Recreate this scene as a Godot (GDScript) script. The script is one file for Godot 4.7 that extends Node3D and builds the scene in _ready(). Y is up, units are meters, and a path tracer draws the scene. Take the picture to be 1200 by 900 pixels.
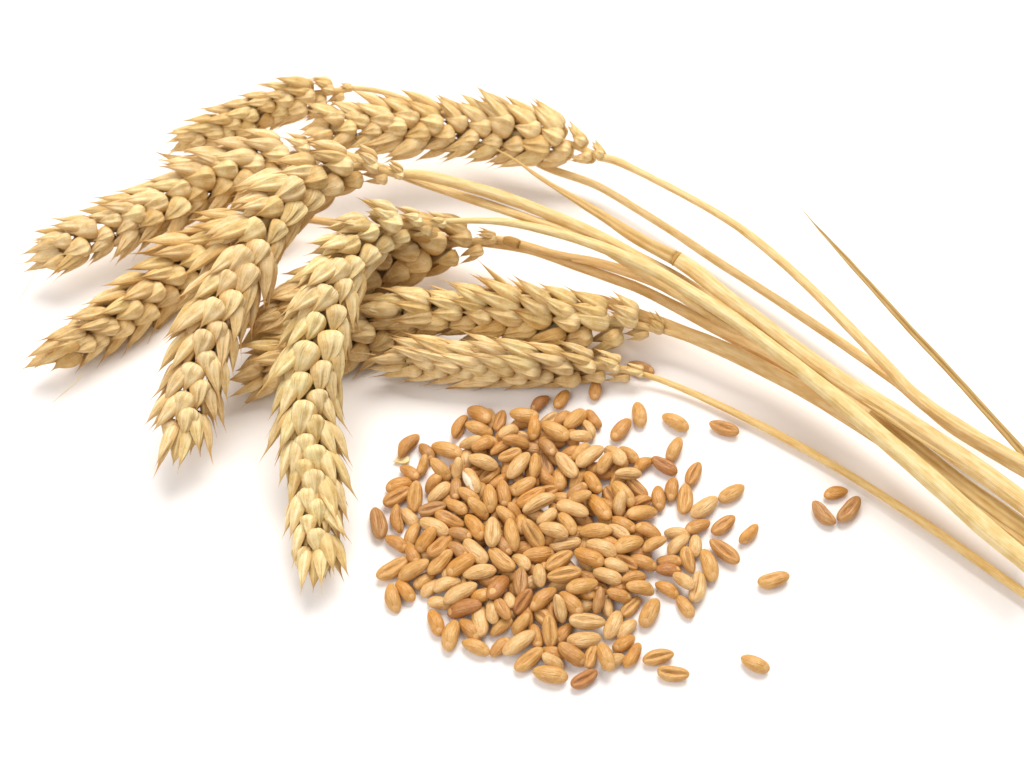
extends Node3D
# Wheat ears, straws and loose grains on a white surface. Lengths in millimetres are turned to metres by MM.

const MM := 0.001
const FACE := Vector3(0, 0.82, 0.57)   # the side of the bunch that lies uppermost

var tints := {}        # name -> StandardMaterial3D
var husks := {}        # kind -> Array of ArrayMesh
var kernels: Array = []
var germs: Array = []
var tubes_noise := FastNoiseLite.new()
var streak_albedo: ImageTexture
var streak_normal: ImageTexture
var skin_albedo: ImageTexture
var skin_normal: ImageTexture
var straw_albedo: ImageTexture
var straw_normal: ImageTexture


func _ready():
	# ---- camera, surroundings, lamps, exposure
	var cam := Camera3D.new()
	cam.name = "camera"
	cam.fov = 26.041
	cam.near = 0.02
	cam.far = 20.0
	add_child(cam)
	cam.look_at_from_position(Vector3(0, 0.29489, 0.20649), Vector3.ZERO, Vector3.UP)
	cam.current = true
	var lens := CameraAttributesPhysical.new()
	lens.frustum_focal_length = 12.0 / tan(deg_to_rad(26.041 / 2.0))
	lens.frustum_focus_distance = 0.336
	lens.frustum_near = 0.02
	lens.frustum_far = 20.0
	lens.exposure_aperture = 22.0
	cam.attributes = lens
	var env := Environment.new()
	env.background_mode = Environment.BG_COLOR
	env.background_color = Color(1, 1, 1)
	env.background_energy_multiplier = 0.41
	env.tonemap_mode = Environment.TONE_MAPPER_LINEAR
	env.tonemap_exposure = 1.0
	env.sdfgi_enabled = true
	env.ssao_enabled = true
	env.ssil_enabled = true
	var we := WorldEnvironment.new()
	we.name = "surroundings"
	we.environment = env
	add_child(we)
	softbox("key_softbox", Vector3(0.10, 0.64, -0.36), 0.50, 0.70, Color(1.0, 0.985, 0.96))
	softbox("fill_softbox", Vector3(-0.40, 0.55, 0.34), 0.60, 0.30, Color(1.0, 0.99, 0.98))

	# ---- materials and shared meshes
	make_textures()
	make_materials()
	make_husks()
	make_kernels()

	# ---- the white surface
	var g := MeshInstance3D.new()
	g.name = "ground"
	var gm := BoxMesh.new()
	gm.size = Vector3(3.0, 0.02, 3.0)
	g.mesh = gm
	g.position = Vector3(0, -0.01, 0)
	var wm := StandardMaterial3D.new()
	wm.albedo_color = Color(0.94, 0.91, 0.90).linear_to_srgb()
	wm.roughness = 0.75
	wm.metallic_specular = 0.25
	g.material_override = wm
	g.set_meta("kind", "structure")
	g.set_meta("label", "plain bright white surface under the wheat")
	add_child(g)

	var t: Node3D
	# ---- wheat
	t = wheat_stalk("smallest wheat ear at the far back, its tip pointing to the lower left", "warm", [Vector3(-37.7, 15.0, -74.2), Vector3(-45.0, 15.0, -72.5), Vector3(-54.0, 14.0, -70.8), Vector3(-64.1, 11.0, -68.2), Vector3(-73.3, 8.0, -65.5), Vector3(-79.8, 6.0, -63.0)], [Vector3(-38.5, 15.0, -74.5), Vector3(-33.1, 15.0, -73.9), Vector3(-26.0, 15.0, -71.4), Vector3(-16.0, 12.0, -68.6), Vector3(-4.0, 8.0, -64.2), Vector3(8.0, 5.0, -58.6), Vector3(19.9, 4.0, -53.6), Vector3(31.4, 4.0, -44.2), Vector3(48.0, 4.0, -29.5), Vector3(65.4, 5.0, -13.1), Vector3(80.0, 6.0, 2.0), Vector3(89.6, 6.0, 11.4), Vector3(107.0, 7.0, 27.4)], 0.78, 35, 20, 11)
	stem(t, "stem", [Vector3(-38.5, 15.0, -74.5), Vector3(-33.1, 15.0, -73.9), Vector3(-26.0, 15.0, -71.4), Vector3(-16.0, 12.0, -68.6), Vector3(-4.0, 8.0, -64.2), Vector3(8.0, 5.0, -58.6), Vector3(19.9, 4.0, -53.6), Vector3(31.4, 4.0, -44.2), Vector3(48.0, 4.0, -29.5), Vector3(65.4, 5.0, -13.1), Vector3(80.0, 6.0, 2.0), Vector3(89.6, 6.0, 11.4), Vector3(107.0, 7.0, 27.4)], [0.66, 0.66, 0.66, 0.75, 0.85, 0.94, 0.94, 0.92, 0.99, 1.05, 1.11, 1.18, 1.23], "straw", 1.00, 0.00, 11)
	stem(t, "awn", [Vector3(-77.9, 7.0, -63.7), Vector3(-81.2, 6.0, -61.4), Vector3(-84.3, 4.0, -60.3)], [0.15, 0.11, 0.06], "straw", 1, 0, 3)
	t = wheat_stalk("wheat ear lying across the far back with its slim stem arching to the right", "warm", [Vector3(20.7, 13.0, -53.9), Vector3(13.8, 13.0, -58.1), Vector3(2.0, 14.0, -60.4), Vector3(-11.8, 15.0, -61.0), Vector3(-27.4, 17.0, -60.2), Vector3(-39.0, 18.0, -59.2), Vector3(-48.1, 18.0, -56.6)], [Vector3(19.6, 13.0, -54.4), Vector3(23.8, 13.0, -53.3), Vector3(30.4, 13.0, -48.9), Vector3(45.6, 14.0, -36.6), Vector3(54.3, 14.0, -28.2), Vector3(64.5, 13.0, -16.1), Vector3(72.6, 12.0, -5.3), Vector3(78.9, 11.0, 3.3), Vector3(84.4, 10.0, 10.5), Vector3(93.2, 9.0, 18.1), Vector3(106.4, 9.0, 27.8)], 0.95, 20, -25, 12)
	stem(t, "stem", [Vector3(19.6, 13.0, -54.4), Vector3(23.8, 13.0, -53.3), Vector3(30.4, 13.0, -48.9), Vector3(45.6, 14.0, -36.6), Vector3(54.3, 14.0, -28.2), Vector3(64.5, 13.0, -16.1), Vector3(72.6, 12.0, -5.3), Vector3(78.9, 11.0, 3.3), Vector3(84.4, 10.0, 10.5), Vector3(93.2, 9.0, 18.1), Vector3(106.4, 9.0, 27.8)], [0.83, 1.01, 0.82, 0.89, 0.97, 1.04, 1.11, 1.18, 1.34, 1.41, 1.46], "straw", 1.00, 0.00, 12)
	stem(t, "leaf_sheath", [Vector3(81.1, 9.0, 6.1), Vector3(86.2, 9.0, 11.5), Vector3(93.5, 8.0, 17.9), Vector3(106.5, 8.0, 28.4)], [1.01, 1.42, 1.66, 1.63], "straw", 0.80, 0.00, 62)
	t = wheat_stalk("wheat ear on the upper left with plump pale glumes, its tip reaching furthest left", "straw", [Vector3(-41.0, 14.0, -55.1), Vector3(-50.7, 14.0, -54.0), Vector3(-62.0, 14.0, -49.3), Vector3(-73.1, 13.0, -43.7), Vector3(-84.0, 12.0, -37.0), Vector3(-94.8, 11.0, -31.7), Vector3(-106.5, 10.0, -26.1)], [Vector3(-40.6, 14.0, -55.1), Vector3(-32.7, 17.0, -49.1), Vector3(-18.9, 19.0, -40.7), Vector3(-7.5, 20.0, -34.8), Vector3(3.7, 20.0, -29.9), Vector3(16.6, 18.0, -25.3), Vector3(29.5, 14.0, -18.4), Vector3(45.8, 10.0, -8.7), Vector3(63.2, 8.0, 3.4), Vector3(79.2, 8.0, 18.9), Vector3(103.7, 9.0, 42.9)], 0.97, 30, -25, 13)
	stem(t, "stem", [Vector3(-40.6, 14.0, -55.1), Vector3(-32.7, 17.0, -49.1), Vector3(-18.9, 19.0, -40.7), Vector3(-7.5, 20.0, -34.8), Vector3(3.7, 20.0, -29.9), Vector3(16.6, 18.0, -25.3), Vector3(29.5, 14.0, -18.4), Vector3(45.8, 10.0, -8.7), Vector3(63.2, 8.0, 3.4), Vector3(79.2, 8.0, 18.9), Vector3(103.7, 9.0, 42.9)], [0.83, 0.90, 0.98, 0.97, 0.96, 0.96, 0.95, 1.03, 1.10, 1.16, 1.19], "straw", 1.00, 0.00, 13)
	stem(t, "awn", [Vector3(-104.7, 10.0, -26.4), Vector3(-107.7, 10.0, -25.6), Vector3(-111.5, 9.0, -26.2)], [0.12, 0.11, 0.04], "straw", 1, 0, 3)
	stem(t, "awn", [Vector3(-105.2, 9.0, -24.8), Vector3(-107.6, 5.0, -23.1), Vector3(-111.2, 0.5, -21.1)], [0.07, 0.07, 0.04], "straw", 1, 0, 3)
	t = wheat_stalk("dark golden wheat ear low on the left, half covered by the arching ears", "dark", [Vector3(-49.5, 7.0, -41.3), Vector3(-57.9, 7.5, -37.6), Vector3(-66.8, 8.0, -31.7), Vector3(-75.4, 8.0, -23.2), Vector3(-83.6, 8.0, -14.4), Vector3(-91.8, 8.0, -6.7), Vector3(-99.5, 8.0, 0.1)], [Vector3(-50.5, 7.0, -41.6), Vector3(-38.9, 6.0, -40.4), Vector3(-23.2, 6.0, -37.1), Vector3(-7.7, 8.0, -33.2), Vector3(3.8, 9.0, -30.1), Vector3(15.1, 9.0, -25.2), Vector3(22.5, 9.0, -21.9), Vector3(29.8, 9.0, -18.1), Vector3(44.1, 9.0, -8.3), Vector3(54.5, 9.0, -1.2), Vector3(64.5, 9.0, 7.2), Vector3(72.8, 8.0, 14.1), Vector3(82.0, 8.0, 23.9), Vector3(103.3, 8.0, 46.6)], 1.06, 40, 20, 14)
	stem(t, "stem", [Vector3(-50.5, 7.0, -41.6), Vector3(-38.9, 6.0, -40.4), Vector3(-23.2, 6.0, -37.1), Vector3(-7.7, 8.0, -33.2), Vector3(3.8, 9.0, -30.1), Vector3(15.1, 9.0, -25.2), Vector3(22.5, 9.0, -21.9), Vector3(29.8, 9.0, -18.1), Vector3(44.1, 9.0, -8.3), Vector3(54.5, 9.0, -1.2), Vector3(64.5, 9.0, 7.2), Vector3(72.8, 8.0, 14.1), Vector3(82.0, 8.0, 23.9), Vector3(103.3, 8.0, 46.6)], [0.82, 0.91, 0.91, 0.90, 0.98, 1.06, 1.15, 1.14, 1.29, 1.45, 1.52, 1.33, 1.31, 1.26], "brown", 0.80, 0.00, 14)
	stem(t, "awn", [Vector3(-98.3, 8.0, -1.5), Vector3(-101.9, 8.0, -1.1), Vector3(-105.9, 7.0, -0.9)], [0.12, 0.10, 0.04], "straw", 1, 0, 3)
	stem(t, "awn", [Vector3(-91.5, 7.0, 2.7), Vector3(-93.6, 5.0, 3.9), Vector3(-98.4, 1.0, 5.4)], [0.12, 0.10, 0.04], "straw", 1, 0, 3)
	t = wheat_stalk("large wheat ear arching down at the front left, laid over the other ears", "straw", [Vector3(-24.2, 24.0, -38.7), Vector3(-29.7, 26.0, -38.9), Vector3(-36.8, 28.0, -37.0), Vector3(-45.6, 28.0, -31.6), Vector3(-53.0, 27.0, -20.6), Vector3(-58.3, 24.0, -9.2), Vector3(-62.5, 20.0, 2.2), Vector3(-65.8, 14.0, 11.9), Vector3(-68.9, 8.0, 24.8)], [Vector3(-25.7, 24.0, -38.9), Vector3(-21.1, 24.0, -39.2), Vector3(-14.9, 24.0, -37.7), Vector3(-7.4, 23.0, -35.9), Vector3(0.0, 22.0, -33.5), Vector3(7.4, 21.0, -30.5), Vector3(18.5, 19.0, -25.9), Vector3(27.6, 17.0, -21.4), Vector3(36.8, 14.0, -17.2), Vector3(47.5, 12.0, -9.4), Vector3(63.0, 10.0, 3.0), Vector3(79.1, 9.0, 18.7), Vector3(103.7, 9.0, 42.5)], 1.06, 50, -50, 15)
	stem(t, "stem", [Vector3(-25.7, 24.0, -38.9), Vector3(-21.1, 24.0, -39.2), Vector3(-14.9, 24.0, -37.7), Vector3(-7.4, 23.0, -35.9), Vector3(0.0, 22.0, -33.5), Vector3(7.4, 21.0, -30.5), Vector3(18.5, 19.0, -25.9), Vector3(27.6, 17.0, -21.4), Vector3(36.8, 14.0, -17.2), Vector3(47.5, 12.0, -9.4), Vector3(63.0, 10.0, 3.0), Vector3(79.1, 9.0, 18.7), Vector3(103.7, 9.0, 42.5)], [0.88, 1.14, 1.22, 1.22, 1.31, 1.31, 1.30, 1.21, 1.21, 1.20, 1.18, 1.24, 1.27], "straw", 1.00, 0.00, 15)
	stem(t, "leaf_sheath", [Vector3(80.6, 11.5, 26.6), Vector3(85.3, 12.0, 31.7), Vector3(92.4, 12.5, 39.9), Vector3(101.4, 13.0, 49.8)], [0.05, 0.40, 0.55, 0.62], "dull", 0.30, 0.30, 65)
	stem(t, "leaf_sheath", [Vector3(71.0, 17.0, 16.1), Vector3(75.5, 17.5, 20.4), Vector3(82.5, 17.0, 26.4), Vector3(89.6, 16.0, 31.4)], [0.05, 0.32, 0.32, 0.08], "dull", 0.40, 0.00, 65)
	stem(t, "leaf_sheath", [Vector3(73.9, 11.0, 14.8), Vector3(80.1, 11.0, 21.5), Vector3(87.8, 10.0, 29.3), Vector3(95.2, 10.0, 36.9), Vector3(103.2, 10.0, 44.3)], [0.83, 1.64, 1.78, 1.76, 1.89], "sheath", 0.75, 0.20, 65)
	t = wheat_stalk("palest wheat ear, arching over to hang straight down in the middle of the bunch", "green", [Vector3(-14.7, 21.0, -27.6), Vector3(-22.0, 23.0, -25.9), Vector3(-28.9, 25.0, -21.8), Vector3(-34.7, 26.0, -13.3), Vector3(-38.0, 25.0, -2.8), Vector3(-40.4, 21.0, 6.2), Vector3(-41.3, 16.0, 15.4), Vector3(-40.4, 11.0, 26.7), Vector3(-39.1, 8.0, 38.8), Vector3(-38.8, 6.0, 52.1)], [Vector3(-15.7, 21.0, -28.1), Vector3(-7.4, 21.0, -28.3), Vector3(0.0, 21.0, -27.6), Vector3(11.0, 20.0, -25.3), Vector3(22.0, 19.0, -21.1), Vector3(32.7, 18.0, -15.2), Vector3(44.9, 17.0, -6.1), Vector3(53.4, 16.0, 1.2), Vector3(63.2, 15.0, 10.5), Vector3(72.4, 15.0, 21.0), Vector3(81.6, 14.0, 31.0), Vector3(91.8, 13.0, 42.5), Vector3(100.8, 13.0, 52.7)], 1.00, 50, -62, 16)
	stem(t, "stem", [Vector3(-15.7, 21.0, -28.1), Vector3(-7.4, 21.0, -28.3), Vector3(0.0, 21.0, -27.6), Vector3(11.0, 20.0, -25.3), Vector3(22.0, 19.0, -21.1), Vector3(32.7, 18.0, -15.2), Vector3(44.9, 17.0, -6.1), Vector3(53.4, 16.0, 1.2), Vector3(63.2, 15.0, 10.5), Vector3(72.4, 15.0, 21.0), Vector3(81.6, 14.0, 31.0), Vector3(91.8, 13.0, 42.5), Vector3(100.8, 13.0, 52.7)], [0.61, 0.69, 0.87, 1.04, 1.21, 1.37, 1.44, 1.51, 1.65, 1.86, 2.00, 1.96, 1.93], "pale", 1.00, 0.00, 16)
	t = wheat_stalk("shaded wheat ear under the middle, crossing beneath both arching front ears", "dark", [Vector3(-3.8, 11.0, -31.4), Vector3(-13.3, 11.0, -30.4), Vector3(-22.6, 12.0, -27.4), Vector3(-31.7, 12.0, -23.1), Vector3(-40.7, 12.0, -16.9), Vector3(-49.5, 11.0, -9.7), Vector3(-57.3, 10.0, -3.7)], [Vector3(-5.3, 10.0, -32.5), Vector3(0.8, 10.0, -31.3), Vector3(9.4, 11.0, -27.5), Vector3(18.8, 11.0, -25.3), Vector3(29.8, 11.0, -20.8), Vector3(38.0, 11.0, -16.3), Vector3(47.6, 10.0, -7.7), Vector3(63.0, 8.0, 5.2), Vector3(80.2, 8.0, 24.8), Vector3(102.9, 8.0, 48.5)], 1.06, 30, 30, 17)
	stem(t, "stem", [Vector3(-5.3, 10.0, -32.5), Vector3(0.8, 10.0, -31.3), Vector3(9.4, 11.0, -27.5), Vector3(18.8, 11.0, -25.3), Vector3(29.8, 11.0, -20.8), Vector3(38.0, 11.0, -16.3), Vector3(47.6, 10.0, -7.7), Vector3(63.0, 8.0, 5.2), Vector3(80.2, 8.0, 24.8), Vector3(102.9, 8.0, 48.5)], [0.81, 0.89, 0.80, 0.79, 0.70, 0.70, 0.77, 1.02, 1.07, 1.10], "brown", 1.00, 0.00, 17)
	stem(t, "leaf_sheath", [Vector3(34.3, 12.5, -16.5), Vector3(38.9, 12.5, -13.2), Vector3(45.0, 12.0, -9.4), Vector3(49.5, 11.0, -6.1)], [0.05, 0.26, 0.43, 0.09], "dull", 0.40, 0.30, 67)
	stem(t, "leaf_sheath", [Vector3(13.2, 11.0, -25.8), Vector3(18.8, 11.0, -24.4), Vector3(29.8, 11.0, -19.6), Vector3(36.9, 11.0, -14.9), Vector3(43.1, 11.0, -10.7), Vector3(48.2, 11.0, -7.2)], [0.44, 0.79, 0.70, 0.69, 0.60, 0.17], "brown", 0.45, 0.00, 67)
	stem(t, "stem_node", [Vector3(-1.9, 10.5, -31.8), Vector3(-0.6, 10.5, -31.5), Vector3(0.8, 10.5, -30.9), Vector3(1.7, 10.5, -30.4)], [0.80, 1.16, 1.16, 0.85], "node", 1, 0, 4)
	t = wheat_stalk("fat wheat ear with pointed husks along its back, lying just above the slender ear", "tipped", [Vector3(32.4, 8.0, -8.3), Vector3(27.2, 9.0, -9.2), Vector3(18.4, 9.0, -9.9), Vector3(7.4, 10.0, -10.5), Vector3(-3.7, 11.0, -11.1), Vector3(-14.7, 11.0, -11.6), Vector3(-23.9, 11.0, -11.1), Vector3(-30.9, 11.0, -12.1)], [Vector3(31.7, 8.0, -8.6), Vector3(36.7, 8.0, -7.0), Vector3(44.7, 8.0, -3.1), Vector3(51.7, 8.0, 1.2), Vector3(61.0, 8.0, 7.6), Vector3(70.8, 8.0, 15.3), Vector3(83.4, 8.0, 26.6), Vector3(102.9, 8.0, 48.3)], 1.04, 38, 10, 18)
	stem(t, "stem", [Vector3(31.7, 8.0, -8.6), Vector3(36.7, 8.0, -7.0), Vector3(44.7, 8.0, -3.1), Vector3(51.7, 8.0, 1.2), Vector3(61.0, 8.0, 7.6), Vector3(70.8, 8.0, 15.3), Vector3(83.4, 8.0, 26.6), Vector3(102.9, 8.0, 48.3)], [0.52, 0.78, 1.03, 1.11, 1.18, 1.25, 1.31, 1.34], "brown", 0.75, 0.00, 18)
	stem(t, "awn", [Vector3(-29.4, 12.0, -13.6), Vector3(-33.1, 12.0, -13.1), Vector3(-37.5, 12.0, -12.4)], [0.12, 0.10, 0.04], "straw", 1, 0, 3)
	stem(t, "awn", [Vector3(-28.6, 9.0, -11.3), Vector3(-32.4, 8.0, -11.1), Vector3(-36.2, 7.0, -11.9)], [0.12, 0.10, 0.04], "straw", 1, 0, 3)
	t = wheat_stalk("dark wheat ear lowest in the bunch, its tip showing between the two front ears", "dark", [Vector3(-15.0, 6.0, -18.3), Vector3(-24.2, 7.0, -12.8), Vector3(-33.2, 7.0, -8.2), Vector3(-42.1, 7.0, -3.6), Vector3(-50.9, 7.0, 0.5), Vector3(-60.0, 7.0, 4.0)], [Vector3(-14.1, 6.0, -18.7), Vector3(0.0, 6.0, -21.1), Vector3(16.5, 7.0, -18.2), Vector3(21.5, 7.0, -16.5), Vector3(29.6, 8.0, -11.6), Vector3(36.8, 8.0, -8.1), Vector3(44.6, 9.0, -3.5), Vector3(51.6, 9.0, 0.8), Vector3(60.9, 9.0, 7.2), Vector3(70.7, 9.0, 14.9), Vector3(83.3, 9.0, 26.2), Vector3(102.8, 9.0, 47.5)], 1.06, 30, 20, 20)
	stem(t, "stem", [Vector3(-14.1, 6.0, -18.7), Vector3(0.0, 6.0, -21.1), Vector3(16.5, 7.0, -18.2), Vector3(21.5, 7.0, -16.5), Vector3(29.6, 8.0, -11.6), Vector3(36.8, 8.0, -8.1), Vector3(44.6, 9.0, -3.5), Vector3(51.6, 9.0, 0.8), Vector3(60.9, 9.0, 7.2), Vector3(70.7, 9.0, 14.9), Vector3(83.3, 9.0, 26.2), Vector3(102.8, 9.0, 47.5)], [0.71, 0.80, 0.97, 1.23, 1.48, 1.47, 1.46, 1.45, 1.43, 1.41, 1.39, 1.41], "brown", 0.75, 0.00, 20)
	t = wheat_stalk("slender pale wheat ear nearest the grain heap with a thin straight stem", "blond", [Vector3(27.9, 4.0, 0.1), Vector3(18.3, 5.0, -1.2), Vector3(9.1, 6.0, -0.3), Vector3(-1.8, 7.0, 0.0), Vector3(-12.8, 7.0, -0.9), Vector3(-21.9, 7.0, -1.3), Vector3(-29.5, 7.0, -0.9)], [Vector3(23.5, 4.0, -1.2), Vector3(29.4, 3.0, -0.1), Vector3(36.7, 2.2, 2.7), Vector3(45.5, 2.0, 7.6), Vector3(57.5, 2.0, 15.4), Vector3(70.7, 2.0, 25.1), Vector3(83.4, 2.0, 35.5), Vector3(94.0, 2.0, 45.2), Vector3(103.5, 2.0, 54.0)], 0.97, 60, -20, 19)
	stem(t, "stem", [Vector3(23.5, 4.0, -1.2), Vector3(29.4, 3.0, -0.1), Vector3(36.7, 2.2, 2.7), Vector3(45.5, 2.0, 7.6), Vector3(57.5, 2.0, 15.4), Vector3(70.7, 2.0, 25.1), Vector3(83.4, 2.0, 35.5), Vector3(94.0, 2.0, 45.2), Vector3(103.5, 2.0, 54.0)], [0.52, 0.60, 0.69, 0.77, 0.84, 0.83, 0.90, 0.96, 0.95], "gold", 1.00, 0.00, 19)
	stem(t, "awn", [Vector3(-29.2, 8.0, -2.0), Vector3(-32.8, 8.0, -2.6), Vector3(-37.3, 8.0, -3.3)], [0.12, 0.10, 0.04], "straw", 1, 0, 3)
	stem(t, "awn", [Vector3(-27.4, 6.0, 0.2), Vector3(-31.1, 4.0, 0.6), Vector3(-34.6, 2.0, 0.1)], [0.10, 0.08, 0.04], "straw", 1, 0, 3)
	t = thing("cut_straw", "earless dull straw with a pointed tip and a dark joint, lying over the stems", "straw", Vector3(35.2, 18.0, -20.1), "")
	stem(t, "sheath", [Vector3(-3.5, 19.0, -51.2), Vector3(1.0, 19.0, -47.8), Vector3(7.6, 19.0, -41.7), Vector3(18.7, 19.0, -32.5), Vector3(27.6, 19.0, -24.7), Vector3(35.2, 18.0, -20.3)], [0.14, 0.27, 0.53, 1.05, 1.39, 1.64], "dull", 0.80, 0.15, 21)
	stem(t, "stem_node", [Vector3(34.9, 18.0, -20.5), Vector3(35.3, 18.0, -20.2), Vector3(35.7, 18.0, -19.8)], [1.55, 1.72, 1.59], "node", 0.85, 0.00, 22)
	stem(t, "stem", [Vector3(35.4, 18.0, -20.3), Vector3(39.2, 18.0, -16.8), Vector3(45.1, 18.0, -10.3), Vector3(53.6, 17.0, -2.5), Vector3(63.5, 16.0, 6.5), Vector3(79.6, 15.0, 19.4), Vector3(92.0, 14.0, 29.8), Vector3(102.8, 14.0, 40.4)], [1.64, 1.71, 1.53, 1.43, 1.66, 1.95, 2.00, 2.04], "straw", 0.85, 0.00, 23)
	t = thing("leaf_blade", "narrow folded dry leaf blade standing apart at the right, tapering to a thread tip", "leaf", Vector3(106.2, 10.0, 27.7), "")
	stem(t, "blade", [Vector3(65.1, 10.0, -42.3), Vector3(67.2, 10.0, -38.2), Vector3(70.1, 10.0, -33.2), Vector3(75.2, 10.0, -24.7), Vector3(84.4, 10.0, -9.1), Vector3(93.2, 10.0, 5.5), Vector3(106.2, 10.0, 27.7)], [0.05, 0.14, 0.36, 0.62, 0.78, 0.76, 0.89], "leaf", 0.50, 0.50, 24)
	# ---- grains
	grain(Vector3(-21.77, 1.70, 16.94), Vector3(-3.92, 0.00, 5.55), 3.33, 94, "amber", "wheat grains heaped and scattered on the white surface", "plump amber grain lying alone off the upper left of the heap")
	grain(Vector3(27.98, 1.45, -3.17), Vector3(5.82, 0.00, 2.51), 3.10, -6, "dusky", "wheat grains heaped and scattered on the white surface", "brownish grain leaning against the foot of the slender pale ear")
	grain(Vector3(-18.00, 1.20, 18.43), Vector3(2.56, 0.00, 4.64), 2.75, 6, "dusky", "wheat grains heaped and scattered on the white surface", "brown grain, back up, leaning left, near the heap's rim at ten o'clock")
	grain(Vector3(-13.60, 1.95, 18.17), Vector3(6.77, 1.18, 3.25), 3.40, 5, "golden", "wheat grains heaped and scattered on the white surface", "topmost golden grain, back up, crosswise, near the heap's rim at eleven o'clock")
	grain(Vector3(-18.76, 1.70, 22.02), Vector3(-1.88, -1.47, 4.73), 2.75, -101, "golden", "wheat grains heaped and scattered on the white surface", "golden grain, on its side, lengthwise, near the heap's rim at ten o'clock")
	grain(Vector3(-21.37, 1.70, 23.69), Vector3(3.91, 1.20, 3.67), 2.75, -14, "amber", "wheat grains heaped and scattered on the white surface", "amber grain, back up, leaning left, near the heap's rim at ten o'clock")
	grain(Vector3(-14.71, 3.95, 24.17), Vector3(4.06, -2.40, 3.69), 2.93, 2, "golden", "wheat grains heaped and scattered on the white surface", "golden grain, back up, leaning left, near the heap's rim at ten o'clock")
	grain(Vector3(-16.20, 2.45, 26.86), Vector3(3.00, 3.54, -2.55), 2.75, -5, "amber", "wheat grains heaped and scattered on the white surface", "sunken amber grain, back up, leaning right, near the heap's rim at ten o'clock")
	grain(Vector3(-11.19, 3.95, 24.28), Vector3(-0.21, -3.59, 3.89), 2.75, 78, "pale", "wheat grains heaped and scattered on the white surface", "pale grain, on its side, lengthwise, near the heap's rim at ten o'clock")
	grain(Vector3(-11.12, 1.45, 12.04), Vector3(-2.61, 0.00, 5.64), 3.04, 106, "amber", "wheat grains heaped and scattered on the white surface", "amber grain, on its side, leaning right, near the heap's rim at eleven o'clock")
	grain(Vector3(-7.00, 2.20, 9.49), Vector3(4.75, 3.01, 5.11), 3.40, 11, "amber", "wheat grains heaped and scattered on the white surface", "amber grain, back up, leaning left, on the heap's rim at eleven o'clock")
	grain(Vector3(-6.95, 1.70, 12.76), Vector3(5.96, -1.20, 2.02), 3.14, -15, "golden", "wheat grains heaped and scattered on the white surface", "topmost golden grain, back up, leaning left, near the heap's rim at eleven o'clock")
	grain(Vector3(-6.01, 3.70, 22.24), Vector3(6.37, -1.20, 1.75), 3.29, -9, "pale", "wheat grains heaped and scattered on the white surface", "topmost pale grain, back up, leaning left, near the heap's rim at eleven o'clock")
	grain(Vector3(-8.66, 3.45, 17.23), Vector3(4.77, 2.13, -0.88), 2.75, 104, "pale", "wheat grains heaped and scattered on the white surface", "sunken pale grain, on its side, leaning right, near the heap's rim at eleven o'clock")
	grain(Vector3(-6.04, 4.20, 18.24), Vector3(4.58, -1.20, -2.68), 2.75, -1, "amber", "wheat grains heaped and scattered on the white surface", "amber grain, back up, leaning right, near the heap's rim at eleven o'clock")
	grain(Vector3(-2.40, 3.20, 18.66), Vector3(4.36, 0.00, -3.01), 2.75, -81, "amber", "wheat grains heaped and scattered on the white surface", "sunken amber grain, on its side, leaning right, near the heap's rim at eleven o'clock")
	grain(Vector3(-2.62, 1.70, 10.69), Vector3(-1.61, 0.00, 5.23), 2.75, 175, "amber", "wheat grains heaped and scattered on the white surface", "amber grain, crease up, lengthwise, near the heap's rim at eleven o'clock")
	grain(Vector3(-4.63, 1.20, 9.81), Vector3(0.66, 0.00, 5.26), 2.75, -70, "pale", "wheat grains heaped and scattered on the white surface", "sunken pale grain, on its side, lengthwise, near the heap's rim at eleven o'clock")
	grain(Vector3(2.61, 3.45, 10.35), Vector3(6.31, 0.00, 0.87), 3.12, 17, "golden", "wheat grains heaped and scattered on the white surface", "golden grain, back up, crosswise, near the heap's rim at twelve o'clock")
	grain(Vector3(4.57, 3.70, 13.86), Vector3(-0.57, -1.20, 5.44), 2.75, -20, "orange", "wheat grains heaped and scattered on the white surface", "topmost orange grain, back up, lengthwise, near the heap's rim at twelve o'clock")
	grain(Vector3(2.09, 1.20, 11.02), Vector3(5.01, 0.00, -1.72), 2.75, -12, "golden", "wheat grains heaped and scattered on the white surface", "sunken golden grain, back up, crosswise, near the heap's rim at twelve o'clock")
	grain(Vector3(-0.80, 3.20, 14.50), Vector3(3.91, -1.54, -3.22), 2.75, 12, "pale", "wheat grains heaped and scattered on the white surface", "sunken pale grain, back up, leaning right, near the heap's rim at twelve o'clock")
	grain(Vector3(0.81, 4.20, 17.72), Vector3(5.52, -2.40, 0.56), 2.96, -93, "amber", "wheat grains heaped and scattered on the white surface", "amber grain, on its side, crosswise, near the heap's rim at twelve o'clock")
	grain(Vector3(-0.44, 3.70, 20.56), Vector3(4.85, 0.00, -2.13), 2.75, 183, "golden", "wheat grains heaped and scattered on the white surface", "golden grain, crease up, leaning right, halfway out at eleven o'clock")
	grain(Vector3(1.34, 3.95, 23.21), Vector3(-4.43, 0.00, 6.18), 3.40, 4, "pale", "wheat grains heaped and scattered on the white surface", "topmost pale grain, back up, leaning right, halfway out at twelve o'clock")
	grain(Vector3(4.68, 3.95, 23.43), Vector3(-0.58, 0.00, 6.25), 3.07, -82, "golden", "wheat grains heaped and scattered on the white surface", "golden grain, on its side, lengthwise, halfway out at twelve o'clock")
	grain(Vector3(7.29, 3.45, 18.49), Vector3(3.13, 1.20, 4.59), 2.78, 16, "dusky", "wheat grains heaped and scattered on the white surface", "brown grain, back up, leaning left, near the heap's rim at twelve o'clock")
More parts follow.
